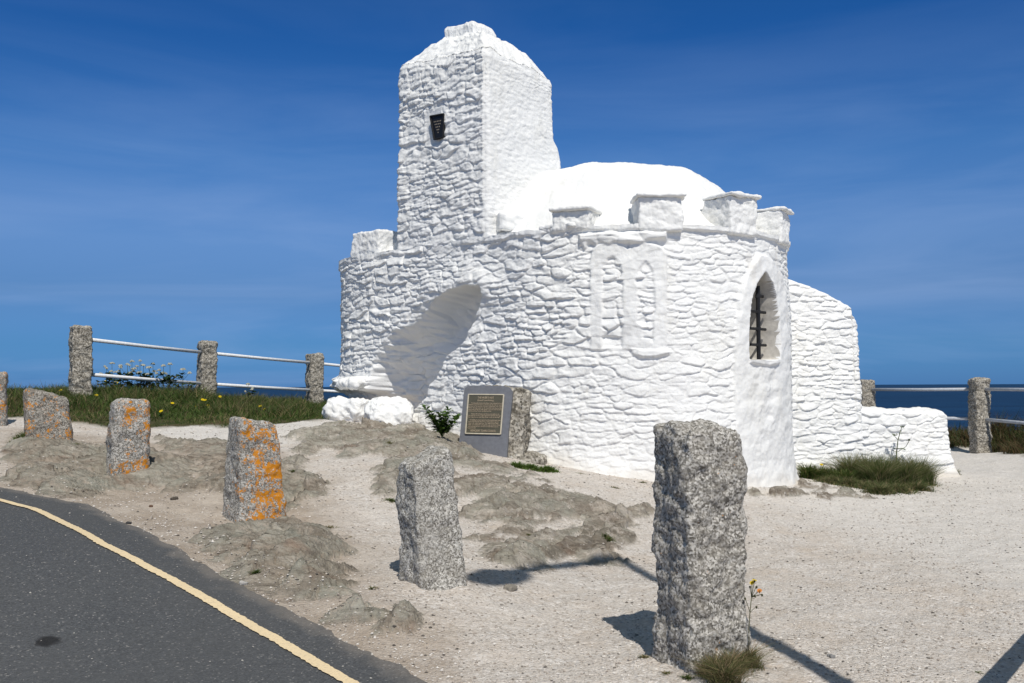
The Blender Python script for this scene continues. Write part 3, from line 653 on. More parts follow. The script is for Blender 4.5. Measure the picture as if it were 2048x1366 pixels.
# merlons with slab caps
def merlon(px, wid, zlo, ztop, seed, thick=.21, cap=True, inset=.14, slope=.0):
    s0 = s_of(px); c = plan_at(np.array([s0]))[0]; n_ = norm_at(np.array([s0]))[0]; ang = math.atan2(n_[1], n_[0]) + math.pi / 2
    hz = (ztop - zlo) / 2
    def tp(c_, h):
        c_ = c_.copy(); back = c_[:, 1] / h[1]; k = (c_[:, 2] / h[2] + 1) / 2
        c_[:, 1] += (1 - k) * np.clip(back, 0, 1) * .22; return c_
    v, f = rough_block((wid / 2, thick, hz), .03, .012, (.016, .010), seed, tp, (4, 14))
    ctr = np.array([c[0] - n_[0] * inset, c[1] - n_[1] * inset, (ztop + zlo) / 2])
    m_ = mesh('merlon', rotz(v, ang) + ctr, f, M_PAINT, hut)
    if cap:
        v, f = rough_block((wid / 2 + .025, thick + .03, .022), .02, .012, (.018, .007), seed + 9, None, (4, 14))
        ctr = ctr + np.array([n_[0] * .02, n_[1] * .02, hz + .012]); mesh('cap_slab', rotz(v, ang) + ctr, f, M_PAINT, m_)
merlon(1146, .44, 1.74, 1.97, 301)
merlon(1324, .50, 1.70, 2.08, 311)
merlon(1485, .44, 1.70, 2.14, 321)
merlon(1566, .40, 1.70, 2.10, 331, inset=.14)
# corner merlon left of the tower
s_left = s_of(727, 60 * 2, 60 * 8)
cl_ = plan_at(np.array([s_left]))[0]
v, f = rough_block((.30, .20, .19), .04, .012, (.02, .010), 341, None, (4, 14))
m_ = mesh('merlon', rotz(v, R(-42)) + np.array([cl_[0] + .14, cl_[1] + .16, 1.93]), f, M_PAINT, hut)

# chimney tower: rounded rectangular rings swept up a profile, roof included
TA = np.array([-.29, 11.86]); dl = np.array([-.736, .677]); dr = np.array([.677, .736])
TL, TR = 1.62, 1.26
tc0 = TA + dl * TL / 2 + dr * TR / 2
def rect_ring(m=None, r=.06, step=.0105):
    hl, hr = TL / 2, TR / 2; pts = []; nrm = []
    corners = [(-hl, -hr), (hl, -hr), (hl, hr), (-hl, hr)]      # local axes (dl, dr)
    for k in range(4):
        a, b = np.array(corners[k]), np.array(corners[(k + 1) % 4]); d = b - a; Ln = np.linalg.norm(d); d /= Ln; n_ = np.array([d[1], -d[0]])
        st = step if k in (0, 3) else step * 5
        for t in np.arange(r, Ln - r, st): pts.append(a + d * t); nrm.append(n_)
        d2 = np.array(corners[(k + 2) % 4]) - b; d2 /= np.linalg.norm(d2); n3 = np.array([d2[1], -d2[0]]); cc = b - d * r + d2 * r
        for t in np.linspace(0, 1, 8, endpoint=False):
            w = n_ * math.cos(t * math.pi / 2) + n3 * math.sin(t * math.pi / 2); pts.append(cc + w * r); nrm.append(w)
    return np.array(pts), np.array(nrm)
rp, rn = rect_ring(); rl = np.r_[0, np.cumsum(np.linalg.norm(np.diff(rp, axis=0), axis=1))]
tprof = [(1.03, 1.30), (1.02, 2.0), (1.0, 3.0), (.995, 4.0), (.97, 4.08), (.88, 4.17), (.76, 4.28), (.66, 4.385), (.55, 4.455), (.40, 4.51), (.345, 4.555), (.34, 4.65), (.30, 4.71), (.2, 4.745), (.0, 4.755)]
tk = np.array(tprof); zz_ = np.r_[np.arange(1.30, 4.1, .0095)]; t1 = np.c_[np.interp(zz_, tk[:5, 1], tk[:5, 0]), zz_]
seg2 = tk[4:]; t_ = np.linspace(0, len(seg2) - 1, 110); t2_ = np.c_[np.interp(t_, range(len(seg2)), seg2[:, 0]), np.interp(t_, range(len(seg2)), seg2[:, 1])]
tp2 = np.vstack([t1, t2_]); II, JJ = np.meshgrid(np.arange(len(rp)), np.arange(len(tp2)), indexing='ij'); I_, J_ = II.ravel(), JJ.ravel()
sc3, z3 = tp2[J_, 0], tp2[J_, 1]; loc = rp[I_] * sc3[:, None]; nl = rn[I_]; l3 = rl[I_]
ha, _ = stones(l3, z3, .22, .066, 410); hb, _ = stones(l3, z3, .34, .125, 420); mm = sstep(-.1, .1, noise3(l3 * 1.2, z3 * 1.4, 0, 421)); ht = ha * (1 - mm) + hb * mm
leftface = sstep(TL + .03, TL - .05, l3)                     # weathered face; the sunny side is thickly plastered
rooff = sstep(3.98, 4.12, z3 + .12 * noise3(l3 * 1.4, 0, 0, 460))
amp3 = (.024 * leftface + .0045 * (1 - leftface)) * (1 - rooff) + .005 * rooff
d3 = ht * amp3 + .012 * fbm(l3 * 7, z3 * 10, 0, 3, 430) * (.5 + .5 * leftface) + .022 * fbm(l3 * 1.1, z3 * 1.2, 0, 3, 440) + .006 * fbm(l3 * 14, z3 * 20, 0, 2, 445)
caprim = np.exp(-((z3 - 4.72) / .05) ** 2) * .0
_c = np.mean([P(874, 254, 12.45)], 0); _n3 = np.array([-dr[0], -dr[1], 0]); _p0 = np.array([TA[0], TA[1], 0]); _c = _c * (_p0 @ _n3) / (_c @ _n3); _vx = (_c[:2] - TA) @ dl
d3 = d3 * (1 - .8 * sstep(.05, 0, np.maximum(np.abs(l3 - _vx) - .12, np.abs(z3 - _c[2]) - .20)))
loc = loc + nl * (d3 * np.clip(sc3 * 1.5, 0, 1))[:, None]
flare = sstep(3.22, 2.95, z3 + .05 * noise3(l3 * 3, z3 * 4, 0, 461)) * .13 * sstep(.2, .6, loc[:, 1] / (TR / 2)) * sstep(-.3, -1, loc[:, 0] / (TL / 2)); loc[:, 1] += flare
rsh = sstep(4.35, 4.6, z3) * .10; loc[:, 0] += rsh
wt = tc0 + loc[:, :1] * dl + loc[:, 1:2] * dr
z3b = z3 + sstep(3.7, 4.1, z3) * (.05 * rp[I_][:, 0] * sc3 / (TL / 2) - .075 * rp[I_][:, 1] * sc3 / (TR / 2)) + rooff * (.045 * fbm(wt[:, 0] * 2.6, wt[:, 1] * 2.6, 0, 3, 450) + .012 * fbm(wt[:, 0] * 9, wt[:, 1] * 9, 0, 2, 455))
tf = gridfaces(len(rp), len(tp2), closed=True)[:, ::-1]
mesh('chimney_tower', np.c_[wt, z3b], tf, M_PAINT, hut)
# tapered iron vent grille on the tower
q0 = TA + dl * (TL * .0) ; nf = -dr
def tower_face(px, py, off):
    # intersect view ray with the weathered face plane
    d = CR @ np.array([(px - 1024) / FPX, -(py - 683) / FPX, -1.0]); n3_ = np.array([nf[0], nf[1], 0]); p0 = np.array([TA[0], TA[1], 0]) + n3_ * off
    return d * (p0 @ n3_) / (d @ n3_)
gr = MB(); o4 = .045; corners = [tower_face(*c, o4) for c in ((861, 233), (888, 228), (886, 275), (869, 279))]
n3 = np.array([nf[0], nf[1], 0]); back = [c - n3 * .07 for c in corners]
gr.add(corners + back, [(3, 2, 1, 0), (0, 1, 5, 4), (1, 2, 6, 5), (2, 3, 7, 6), (3, 0, 4, 7)])
gv = gr.build('vent_grille', M_IRON, hut, False)
m_hole = mat_flat('pale_plaster_behind_grille', (.45, .38, .30), .9, .1)
a0, b0_, c0_, d0_ = corners
for row, nrow in enumerate((5, 4, 3, 2, 1)):
    v_ = .26 + row * .12
    for k in range(nrow):
        u_ = .5 + (k - (nrow - 1) / 2) * (.13 + .008 * row)
        p = (a0 * (1 - u_) + b0_ * u_) * (1 - v_) + (d0_ * (1 - u_) + c0_ * u_) * v_ + n3 * .004
        tx = np.array([dl[0], dl[1], 0]) * .007; tz = np.array([0, 0, .007])
        ho = MB(); ho.add([p - tx - tz, p + tx - tz, p + tx + tz, p - tx + tz], [(0, 3, 2, 1)]); ho.build('grille_hole', m_hole, gv, False)
fr = MB()
for a, b in ((0, 1), (1, 2), (2, 3), (3, 0)): fr.tube([corners[a] + n3 * .006, corners[b] + n3 * .006], .012, 6)
fr.build('grille_rim', M_IRON, gv, False)

# stepped shoulder between tower and dome
for k, (px, py, dpt, hw, hd, hz, rz_, rr_) in enumerate([(1048, 452, 12.2, .42, .28, .12, 20, .05)]):
    v, f = rough_block((hw, hd, hz), rr_, .014, (.035, .010), 500 + k, None, (2.5, 12)); mesh('stone_step', rotz(v, R(rz_)) + P(px, py, dpt), f, M_PAINT, hut)
v, f = rough_block((.24, .14, .03), .022, .012, (.02, .008), 520, None, (5, 14)); sa_ = s_of(1128); qa = plan_at(np.array([sa_]))[0]
mesh('ledge_slab', rotz(v, R(-35)) + np.array([qa[0], qa[1] + .07, 1.80]), f, M_PAINT, hut)
# sloping shoulder stones
# boulders at the foot
def boulder(px, py, d, half, seed, rz=0, sc=1.0, r=.0):
    v, f = rough_block(half, min(half) * .9, .012, (.055, .016), seed, None, (3.6, 14)); return rotz(v, R(rz)) + P(px, py, d), f
v, f = boulder(697, 822, 13.25, (.30, .24, .17), 601, -20); mesh('painted_boulder', v, f, M_PAINT, hut)
v, f = boulder(778, 832, 12.55, (.29, .25, .22), 611, 10); mesh('painted_boulder', v, f, M_PAINT, hut)
v, f = boulder(714, 768, 13.35, (.20, .18, .06), 621, -42); mesh('painted_boulder', v, f, M_PAINT, hut)

# ------------------------------------------------------------------ wing wall on the right
p0, p1 = np.array([3.25, 13.15]), np.array([6.27, 13.92]); wdir = (p1 - p0) / np.linalg.norm(p1 - p0); wn = np.array([wdir[1], -wdir[0]]); WLn = np.linalg.norm(p1 - p0)
def wz(px, py):                                       # (distance along, height) of a measured spot on the wall plane
    d = CR @ np.array([(px - 1024) / FPX, -(py - 683) / FPX, -1.0]); n3_ = np.array([wn[0], wn[1], 0]); o_ = np.array([p0[0], p0[1], 0])
    q_ = d * (o_ @ n3_) / (d @ n3_); return (q_[:2] - p0) @ wdir, q_[2]
def wing_part(name, s0, s1, top_s, top_z, seed, off, endfn, label, endround=.08):
    ua = np.linspace(s0, s1, int((s1 - s0) / .0095)); zbot = -1.75; zmax = max(top_z)
    vv_ = np.linspace(0, 1, int((zmax - zbot) / .0095)); UA, VA = np.meshgrid(ua, vv_, indexing='ij'); U, Vv = UA.ravel(), VA.ravel()
    ztop = np.interp(U, top_s, top_z) + .014 * noise3(U * 5, 0, 0, seed) + .010 * noise3(U * 13, 0, 0, seed + 1); zw = zbot + (ztop - zbot) * Vv
    hA, _ = stones(U, zw, .21, .066, seed + 10); hB, _ = stones(U, zw, .32, .11, seed + 20); m7 = sstep(-.12, .12, noise3(U * 1.2, zw * 1.6, 0, seed + 21))
    relief = (hA * (1 - m7) + hB * m7) * .022 + .010 * fbm(U * 7, zw * 11, 0, 3, seed + 30) + .03 * fbm(U * .9, zw * .9, 0, 2, 740) + off
    zgw = z0(p0[0] + wdir[0] * U, p0[1] + wdir[1] * U); relief = relief + .10 * np.exp(-np.clip(zw - zgw, 0, 9) / .15)
    sx_ = U + sstep(s1 - .35, s1, U) * endfn(zw, zgw)
    rndc = .06 * (1 - sstep(0, .05, ztop - zw)) + endround * sstep(s1 - .07, s1, U) ** 2
    fp_ = np.c_[p0[0] + wdir[0] * sx_ + wn[0] * (relief - rndc), p0[1] + wdir[1] * sx_ + wn[1] * (relief - rndc), zw]
    bk = np.c_[p0[0] + wdir[0] * sx_ - wn[0] * (.45 + .4 * relief - rndc), p0[1] + wdir[1] * sx_ - wn[1] * (.45 + .4 * relief - rndc), zw]
    nvv = len(vv_); ni = len(ua); wf = gridfaces(ni, nvv); nV = len(fp_); ti = np.arange(ni) * nvv + nvv - 1; ei = (ni - 1) * nvv + np.arange(nvv); T = np.linspace(0, 1, 14)
    def strip(idx):
        g_ = fp_[idx][:, None] * (1 - T[None, :, None]) + bk[idx][:, None] * T[None, :, None]; return g_.reshape(-1, 3), gridfaces(len(idx), 14)
    tv, tff = strip(ti); tv[:, 2] += np.tile(np.sin(T * math.pi), ni) * (.03 + .02 * fbm(tv[:, 0] * 4, tv[:, 1] * 4, tv[:, 2] * 4, 3, 760))
    ev, ef = strip(ei); ev[:, :2] += (np.tile(np.sin(T * math.pi), nvv) * .04)[:, None] * wdir
    sp = np.clip(sstep(.22, .02, zw - zgw + .1 * fbm(U * 5, zw * 3, 0, 4, 191)), 0, 1); sp = np.r_[sp, sp, np.zeros(len(tv) + len(ev))]
    o = mesh(name, np.vstack([fp_, bk, tv, ev]), np.vstack([wf, wf[:, ::-1] + nV, tff + 2 * nV, ef[:, ::-1] + 2 * nV + len(tv)]), M_PAINT, hut, True, {'splash': sp}); o['label'] = label
def unz(lst):
    a = [wz(*t) for t in lst]; x_ = np.maximum.accumulate(np.array([t[0] for t in a]) + np.arange(len(a)) * 1e-4); return x_, np.array([t[1] for t in a])
ts, tz = unz([(1540, 545), (1584, 560), (1612, 568), (1642, 580), (1672, 596), (1690, 606), (1700, 612), (1703, 626), (1716, 634)])
sE, zE0 = wz(1716, 640); zE1 = wz(1728, 815)[1]; dE = wz(1728, 815)[0] - sE
wing_part('wing_wall', 0.0, sE, ts, tz, 700, 0.0, lambda z, zg_: dE * np.clip((zE0 - z) / (zE0 - zE1), 0, 1) + .030 * noise3(0, z * 7, 0, 750) + .012 * noise3(0, z * 22, 0, 751), 'tall sloping whitewashed wing wall', .05)
ts, tz = unz([(1700, 819), (1760, 819), (1820, 820), (1885, 822), (1897, 829)])
wing_part('low_wall', sE - .1, ts[-1], ts, tz, 860, -.015, lambda z, zg_: .13 * np.exp(-np.clip(z - zg_, 0, 9) / .30) + .03 * np.clip(-z - .3, 0, 1), 'low whitewashed end wall with rounded top')

# ------------------------------------------------------------------ memorial stone with bronze plaque
ms0 = np.array([G(965, 905)[0], G(965, 905)[1] - .0, 0]); pc = P(975, 850, 11.1); psi = R(-12)
mem = empty('memorial_stone', (pc[0], pc[1], float(z0(pc[0], pc[1]))), 'leaning grey granite memorial stone with bronze plaque against the white wall', 'memorial')
M_SLAB = mat_flat('polished_grey_granite', (.155, .16, .178), .45, .5, 0, 120); M_ROUGH = mat_granite('rough_pale_granite', .85, 0, speck=40, warm=(1, .95, .86))
axx = np.array([math.cos(psi), math.sin(psi), 0]); lean = R(12)
bwd = np.array([-math.sin(psi), math.cos(psi), 0])             # away from the viewer
up = np.array([0, 0, 1]) * math.cos(lean) + bwd * math.sin(lean); tiltr = R(-3.5)
nrmf = np.cross(axx, up); nrmf = nrmf / np.linalg.norm(nrmf)    # points to viewer
ax2 = axx * math.cos(tiltr) + up * math.sin(tiltr); up2 = up * math.cos(tiltr) - axx * math.sin(tiltr)
def face(px, py, off=0.0):
    d = CR @ np.array([(px - 1024) / FPX, -(py - 683) / FPX, -1.0]); o_ = pc + nrmf * off; return d * (o_ @ nrmf) / (d @ nrmf)
outl = [(914, 918), (921, 860), (927, 790), (929, 777), (936, 771.5), (975, 771), (1008, 772), (1020, 775), (1025, 783), (1024, 800), (1017, 860), (1013, 925)]
fp = [face(*a) for a in outl]; bp = [p - nrmf * .05 for p in fp]; n_ = len(fp)
sb = MB(); sb.add(fp + bp, [tuple(range(n_))] + [tuple(range(2 * n_ - 1, n_ - 1, -1))] + [((i + 1) % n_, i, n_ + i, n_ + (i + 1) % n_) for i in range(n_)])
ob = sb.build('polished_face', M_SLAB, mem, False)
# rough block behind, showing on its right side
cblk = (face(985, 850) - nrmf * .24) + ax2 * .085
v, f = rough_block((.27, .17, .47), .05, .012, (.03, .016), 801, None, (4, 16))
Bm = np.stack([ax2, -nrmf, up2], 1); mesh('rough_back', v @ Bm.T + cblk, f, M_ROUGH, mem)
v, f = rough_block((.36, .2, .10), .06, .014, (.035, .016), 811, None, (4, 14)); mesh('mortar_foot', rotz(v, psi) + P(1030, 925, 11.22), f, M_ROUGH, mem)
pl = [face(937, 789, .012), face(1007.5, 789.5, .012), face(1001, 868.5, .012), face(931, 867, .012)]
def bil(u, v, off=0.0): return (pl[0] * (1 - u) + pl[1] * u) * (1 - v) + (pl[3] * (1 - u) + pl[2] * u) * v + nrmf * off
pb_ = MB(); cs = pl + [p - nrmf * .02 for p in pl]; pb_.add(cs, [(3, 2, 1, 0), (0, 1, 5, 4), (1, 2, 6, 5), (2, 3, 7, 6), (3, 0, 4, 7)]); plq = pb_.build('plaque', M_BRONZE, mem, False)
bd = MB()
for (u0, v0), (u1, v1) in (((0, 0), (1, 0)), ((1, 0), (1, 1)), ((1, 1), (0, 1)), ((0, 1), (0, 0))): bd.tube([bil(u0, v0, .002), bil(u1, v1, .002)], .0085, 6)
bd.build('plaque_border', M_BORDER, plq, False)
# raised lettering
ux = pl[1] - pl[0]; uw = np.linalg.norm(ux); vy = pl[3] - pl[0]; vh = np.linalg.norm(vy)
tv_, tf_ = [], []
def text_line(txt, uc, v, size, align='CENTER', fit=None):
    cu = bpy.data.curves.new('lettering', 'FONT'); cu.body = txt; cu.size = size; cu.align_x = align; cu.align_y = 'CENTER'; cu.extrude = .0015; cu.resolution_u = 2
    o = bpy.data.objects.new('tmp', cu); COL.objects.link(o); bpy.context.view_layer.update()
    me = bpy.data.meshes.new_from_object(o.evaluated_get(bpy.context.evaluated_depsgraph_get()))
    co = np.zeros(len(me.vertices) * 3); me.vertices.foreach_get('co', co); co = co.reshape(-1, 3)
    if len(co):
        if fit: w_ = np.ptp(co[:, 0]); co[:, 0] *= fit * uw / w_
        b = len(tv_)
        for c in co: tv_.append(bil(uc + c[0] / uw, v - c[1] / vh, .003 + c[2]))
        for p_ in me.polygons: tf_.append(tuple(b + i for i in p_.vertices))
    bpy.data.objects.remove(o); bpy.data.meshes.remove(me); bpy.data.curves.remove(cu)
text_line("THE HUER'S HUT", .5, .082, .034, fit=.46); text_line("(Grade II* Listed Building)", .5, .15, .026, fit=.46)
para = [("Traditionally known as the Huer's Hut, believed to be of", .54, .88), ("medieval origin and used as a lookout by the huer to watch", .5, .94), ("the bay for the arrival of shoals of pilchards. He cried", .5, .94),
        ("'Hevva' through a horn to the townsfolk and directed the", .5, .94), ("seine boats to the fish with signals made from the headland", .5, .94), ("until the pilchard shoals declined and left.", .36, .66), None,
        ("The hut with its fireplace and chimney gave shelter to the", .52, .80), ("huer and his watchers, who kept their vigil here through", .5, .92), ("the long season until the shoals came to the bay.", .49, .90), None,
        ("The building has been repaired and limewashed many times", .53, .88), ("and is now kept for the town so that visitors can see", .49, .86), ("where the watch was kept. The walls of local slate", .49, .86),
        ("rubble, the embattled roof and the stair are those of the", .51, .92), ("old lookout and are cared for so that they may be", .49, .86), ("enjoyed by all.", .16, .24)]
v_ = .222
for it in para:
    if it: text_line(it[0], it[1] if it[2] > .5 else .16, v_, .021, fit=it[2])
    v_ += .0405 if it else .033
text_line("NEWQUAY TOWN COUNCIL", .5, .925, .036, fit=.72)
mesh('lettering', np.array(tv_), tf_, M_BRASS, plq, False)

# ------------------------------------------------------------------ granite bollards by the road
def bollard(px, py, d, wb, wt, db, dt, h, rz, seed, mat, label, lean=(0, 0), toptilt=0.0, amp=(.016, .008), topround=.04, step=.011, skew=0.0):
    b = P(px, py, d); zg_ = float(zsurf(b[0], b[1])[0]); bury = .15
    H = h + bury
    def tp(c, half):
        c = c.copy(); k = (c[:, 2] / half[2] + 1) / 2
        sx2 = 1 + (wt / wb - 1) * k; sy2 = 1 + (dt / db - 1) * k
        c[:, 2] += k * k * toptilt * c[:, 0] / half[0]
        c[:, 0] *= sx2; c[:, 1] *= sy2; c[:, 0] += skew * k * k; return c
    v, f = rough_block((wb / 2, db / 2, H / 2), topround, step, amp, seed, tp, (5, 17))
    v = rotz(v, R(rz)); v[:, 0] += lean[0] * (v[:, 2] / H + .5); v[:, 1] += lean[1] * (v[:, 2] / H + .5)
    v[:, 2] += H / 2 - bury
    return tag(mesh('bollard', v, f, mat, None, True, None, loc=(b[0], b[1], b[2])), label, 'bollard', 'granite bollards along the road edge')
MG = lambda i, **k: mat_granite('granite_stone_%s' % 'abcdefg'[i], **k)
bollard(1402, 1330, 4.72, .355, .335, .33, .30, 1.12, 27, 1001, MG(0, light=1.06, lichen=.03, thr=.665, speck=105, warm=(1, .975, .94)), 'tallest rough granite post nearest the camera with a grass tuft at its base', topround=.045, amp=(.028, .011), step=.0075)
bollard(872, 1158, 5.85, .33, .265, .30, .20, .725, 36, 1011, MG(1, light=1.12, lichen=.02, thr=.70, speck=130, seedoff=3), 'pale speckled granite stone leaning left on the gravel, without orange lichen', lean=(-.07, 0), toptilt=.05, step=.009)
bollard(510, 1035, 7.65, .42, .29, .36, .24, .745, 40, 1021, MG(2, light=1.0, lichen=.55, side=(1, -.25, -.05), thr=.515, speck=125, seedoff=5), 'tapered granite stone with its right face thickly covered in orange lichen', lean=(-.03, 0), toptilt=-.03)
bollard(253, 957, 8.85, .36, .30, .30, .24, .70, 38, 1031, MG(3, light=1.05, lichen=.22, side=(1, -.25, 0), thr=.535, speck=120, seedoff=8), 'round topped pale granite stone with patchy orange lichen beside the sandy path', lean=(.02, 0), topround=.07)
bollard(102, 890, 10.05, .44, .40, .34, .27, .53, 30, 1041, MG(4, light=.80, lichen=.25, side=(.2, -.1, -.55), thr=.50, speck=120, seedoff=11, warm=(1, .95, .88)), 'squat broad granite stone with orange lichen low down, leaning left', lean=(-.06, 0), toptilt=-.05, topround=.06)
bollard(-4, 852, 12.3, .22, .17, .22, .18, .66, 20, 1051, MG(5, light=.85, lichen=.1, thr=.55, speck=120, seedoff=14), 'granite stone cut off by the left edge of the view', topround=.05)

# ------------------------------------------------------------------ cliff-edge fences
def fence(name, posts, label, rails, matr, post_w, offs):
    root = empty(name, posts[0][:3], label, 'fence')
    for k, (x, y, z, ztop, w, rz) in enumerate(posts):
        zb_ = z - .5; H = ztop - zb_
        v, f = rough_block((w / 2, w / 2 * .9, H / 2), .04, .016, (.022, .014), 1100 + k * 7 + len(name), None, (5, 16))
        mesh('fence_post', rotz(v, R(rz)) + np.array([x, y, (ztop + zb_) / 2]), f, M_FENCE, root)
    for pts in rails:
        for a, b in zip(pts[:-1], pts[1:]):
            m = MB(); m.tube([a, (np.array(a) + b) / 2 + np.array([0, 0, -.006]), b], .031, 10); m.build('rail', matr, root)
    return root
LFP = []
for px, top, bot, d, rz in ((160, 652, 790, 15.6, 35), (413, 683, 797, 18.2, 40), (629, 707, 803, 20.7, 38)):
    a = P(px, bot, d); LFP.append((a[0], a[1], a[2], P(px, top, d)[2], .30, rz))
n4 = np.array(LFP[2][:2]) + (np.array(LFP[2][:2]) - np.array(LFP[1][:2])); LFP.append((n4[0] + .2, n4[1], -.45, .56, .30, 40))
rl1 = [P(160, 677, 15.6), P(413, 705.5, 18.2), P(629, 726, 20.7), np.array([n4[0] + .2, n4[1], .33])]
rl2 = [P(160, 747.5, 15.6), P(413, 767.5, 18.2), P(629, 780.5, 20.7), np.array([n4[0] + .2, n4[1], -.20])]
fence('cliff_fence', LFP, 'granite post fence with two bright white rails on the grassy bank left of the hut', [rl1, rl2], M_RAIL, .3, 0)
RFP = []
for px, top, bot, d, rz in ((1733, 760, 872, 20.0, 10), (1960, 757, 868, 18.0, 12), (2200, 752, 900, 15.9, 14)):
    a = P(px, bot, d); RFP.append((a[0], a[1], a[2], P(px, top, d)[2], .30 if px < 2000 else .3, rz))
rr1 = [P(1733, 779, 20.0), P(1960, 778.5, 18.0), P(2200, 779, 15.9)]; rr2 = [P(1733, 832, 20.0), P(1960, 838, 18.0), P(2200, 858, 15.9)]
fence('cliff_fence', RFP, 'granite post fence with dull white rails in front of the sea right of the hut', [rr1, rr2], M_WEATHER_RAIL, .3, 0)

# ------------------------------------------------------------------ out-of-frame lamp and rail whose shadows fall on the gravel
tip = G(1243, 1118); q5 = G(1680, 1366)
hor = np.array([math.sin(R(SUN_AZ)), -math.cos(R(SUN_AZ))]); tanE = math.tan(R(SUN_EL))
Lb = (tip[1] - 1.9) / math.cos(R(SUN_AZ)); lb = tip[:2] + hor * Lb; ztp = tip[2] + Lb * tanE
dB = (q5 - tip)[:2]; lbase = q5[:2] + dB * ((1.9 - q5[1]) / dB[1])
lamp = empty('street_lamp', (lbase[0], lbase[1], -1.4), 'slender galvanised street lamp standing behind the viewer at the right', 'street lamp')
lm = MB(); lT = np.array([lb[0], lb[1], ztp]); lB = np.array([lbase[0], lbase[1], -1.45]); lm.tube([lB, lB * .82 + lT * .18, lB * .1 + lT * .9, lT], [.075, .06, .052, .048], 12); lm.build('pole', M_GALV, lamp)
end = G(945, 1166); Le = Lb; ep = end[:2] + hor * ((ztp - .1 - end[2]) / tanE)
ep = np.array([ep[0], ep[1], ztp - .1])
am_ = MB(); a5 = np.array([lb[0], lb[1], ztp - .1]); am_.tube([a5 * (1 - t) + ep * t + np.array([0, 0, .18 * math.sin(t * math.pi)]) for t in np.linspace(0, .8, 9)], .055, 10); am_.build('arm', M_GALV, lamp)
hd = MB(); dd_ = (ep - a5) / np.linalg.norm(ep - a5); st_ = a5 * .32 + ep * .68
hd.tube([st_ + dd_ * t + np.array([0, 0, .02]) for t in (0, .10, .25, .45, .56)], [.05, .11, .15, .12, .03], 12); hd.build('lamp_head', M_GALV, lamp)
ra, rb = G(1985, 1366), G(2040, 1302); zr = .75; hr_ = hor * (zr / tanE)
rdv = (rb - ra); rdv[2] = 0; rdv /= np.linalg.norm(rdv)
rlb = ra + np.array([hr_[0], hr_[1], zr]); a6 = rlb - rdv * .9; b6 = rlb + rdv * 1.9
ho_ = empty('timber_handrail', (a6[0], a6[1], -1.35), 'round timber handrail just outside the right edge of the view', 'handrail')
m = MB(); m.tube([a6, b6], .045, 12); m.build('rail', M_GALV, ho_)
for e_ in (a6, b6): m = MB(); m.tube([(e_[0], e_[1], -1.6), (e_[0], e_[1], e_[2])], .05, 12); m.build('post', M_GALV, ho_)

# ------------------------------------------------------------------ loose stones
def pebbles(xs_, ys_, zs_, sz, cols, name):
    oct_ = np.array([(1, 0, 0), (-1, 0, 0), (0, 1, 0), (0, -1, 0), (0, 0, 1), (0, 0, -1)], float)
    fc_ = np.array([(0, 2, 4), (2, 1, 4), (1, 3, 4), (3, 0, 4), (2, 0, 5), (1, 2, 5), (3, 1, 5), (0, 3, 5)])
    n = len(xs_); v = oct_[None] * (1 + .45 * (RNG.random((n, 6, 1)) - .5)) + .28 * (RNG.random((n, 6, 3)) - .5)
    v = v * sz[:, None, None] * np.array([1, 1, .55]) * (1 + .5 * (RNG.random((n, 1, 3)) - .3))
    a = RNG.random(n) * 6.28; c, s = np.cos(a)[:, None], np.sin(a)[:, None]
    vx = v[..., 0] * c - v[..., 1] * s; vy_ = v[..., 0] * s + v[..., 1] * c
    v = np.stack([vx + xs_[:, None], vy_ + ys_[:, None], v[..., 2] + zs_[:, None]], -1).reshape(-1, 3)
    f = (fc_[None] + 6 * np.arange(n)[:, None, None]).reshape(-1, 3)
    return mesh(name, v, f, M_PEB, None, False, {'col': np.repeat(cols, 6, 0)})
n = 75000; rr = 3.2 * np.exp(RNG.random(n) * math.log(15 / 3.2)); tt_ = R(1) * (RNG.random(n) * 64 - 30); px_, py_ = rr * np.sin(tt_), rr * np.cos(tt_)
zz1, sr1, rk1, tf1, wh1 = surf(px_, py_); cls = np.clip(fbm(px_ * 1.5, py_ * 1.5, 0, 3, 901) + .5, 0, 1)
keep = (sr1 > .02) & (tf1 < .3) & (RNG.random(n) < (1 - .72 * rk1) * (.25 + .75 * cls)) & (sdpoly(px_, py_, cv[::20]) > .05)
edge = (sr1 > -.02) & (sr1 < .35) & (RNG.random(n) < .9); keep |= edge & (tf1 < .3)
px_, py_, zz1 = px_[keep], py_[keep], zz1[keep]; k = len(px_)
sz = (.0026 + .0060 * RNG.random(k) ** 2.5) * (.85 + .05 * np.hypot(px_, py_)); b = RNG.random((k, 1)); cc = np.array([[.30, .25, .21]]) * (1 - b) + np.array([[.70, .66, .61]]) * b
dk = RNG.random(k) < .09; cc[dk] = np.array([.14, .125, .11]) * (.6 + .8 * RNG.random((dk.sum(), 1)))
tag(pebbles(px_, py_, zz1 + sz * .25, sz, cc, 'gravel'), 'fine pale gravel and grit strewn over the open ground', 'gravel', None, 'stuff')
# specks on the road
n = 700; ex = RNG.random(n) * 5 - 4.5; ey = 3.6 + RNG.random(n) * 5; zz2, sr2 = surf(ex, ey)[:2]; kk = (sr2 < -.02) & (RNG.random(n) < np.clip(1.1 + sr2, .2, 1)); ex, ey = ex[kk], ey[kk]
tag(pebbles(ex, ey, z0(ex, ey) + .008, .0025 + .004 * RNG.random(len(ex)) ** 2, np.tile([[.5, .47, .43]], (len(ex), 1)), 'road_grit'), 'pale grit scattered on the tarmac', 'grit', None, 'stuff')
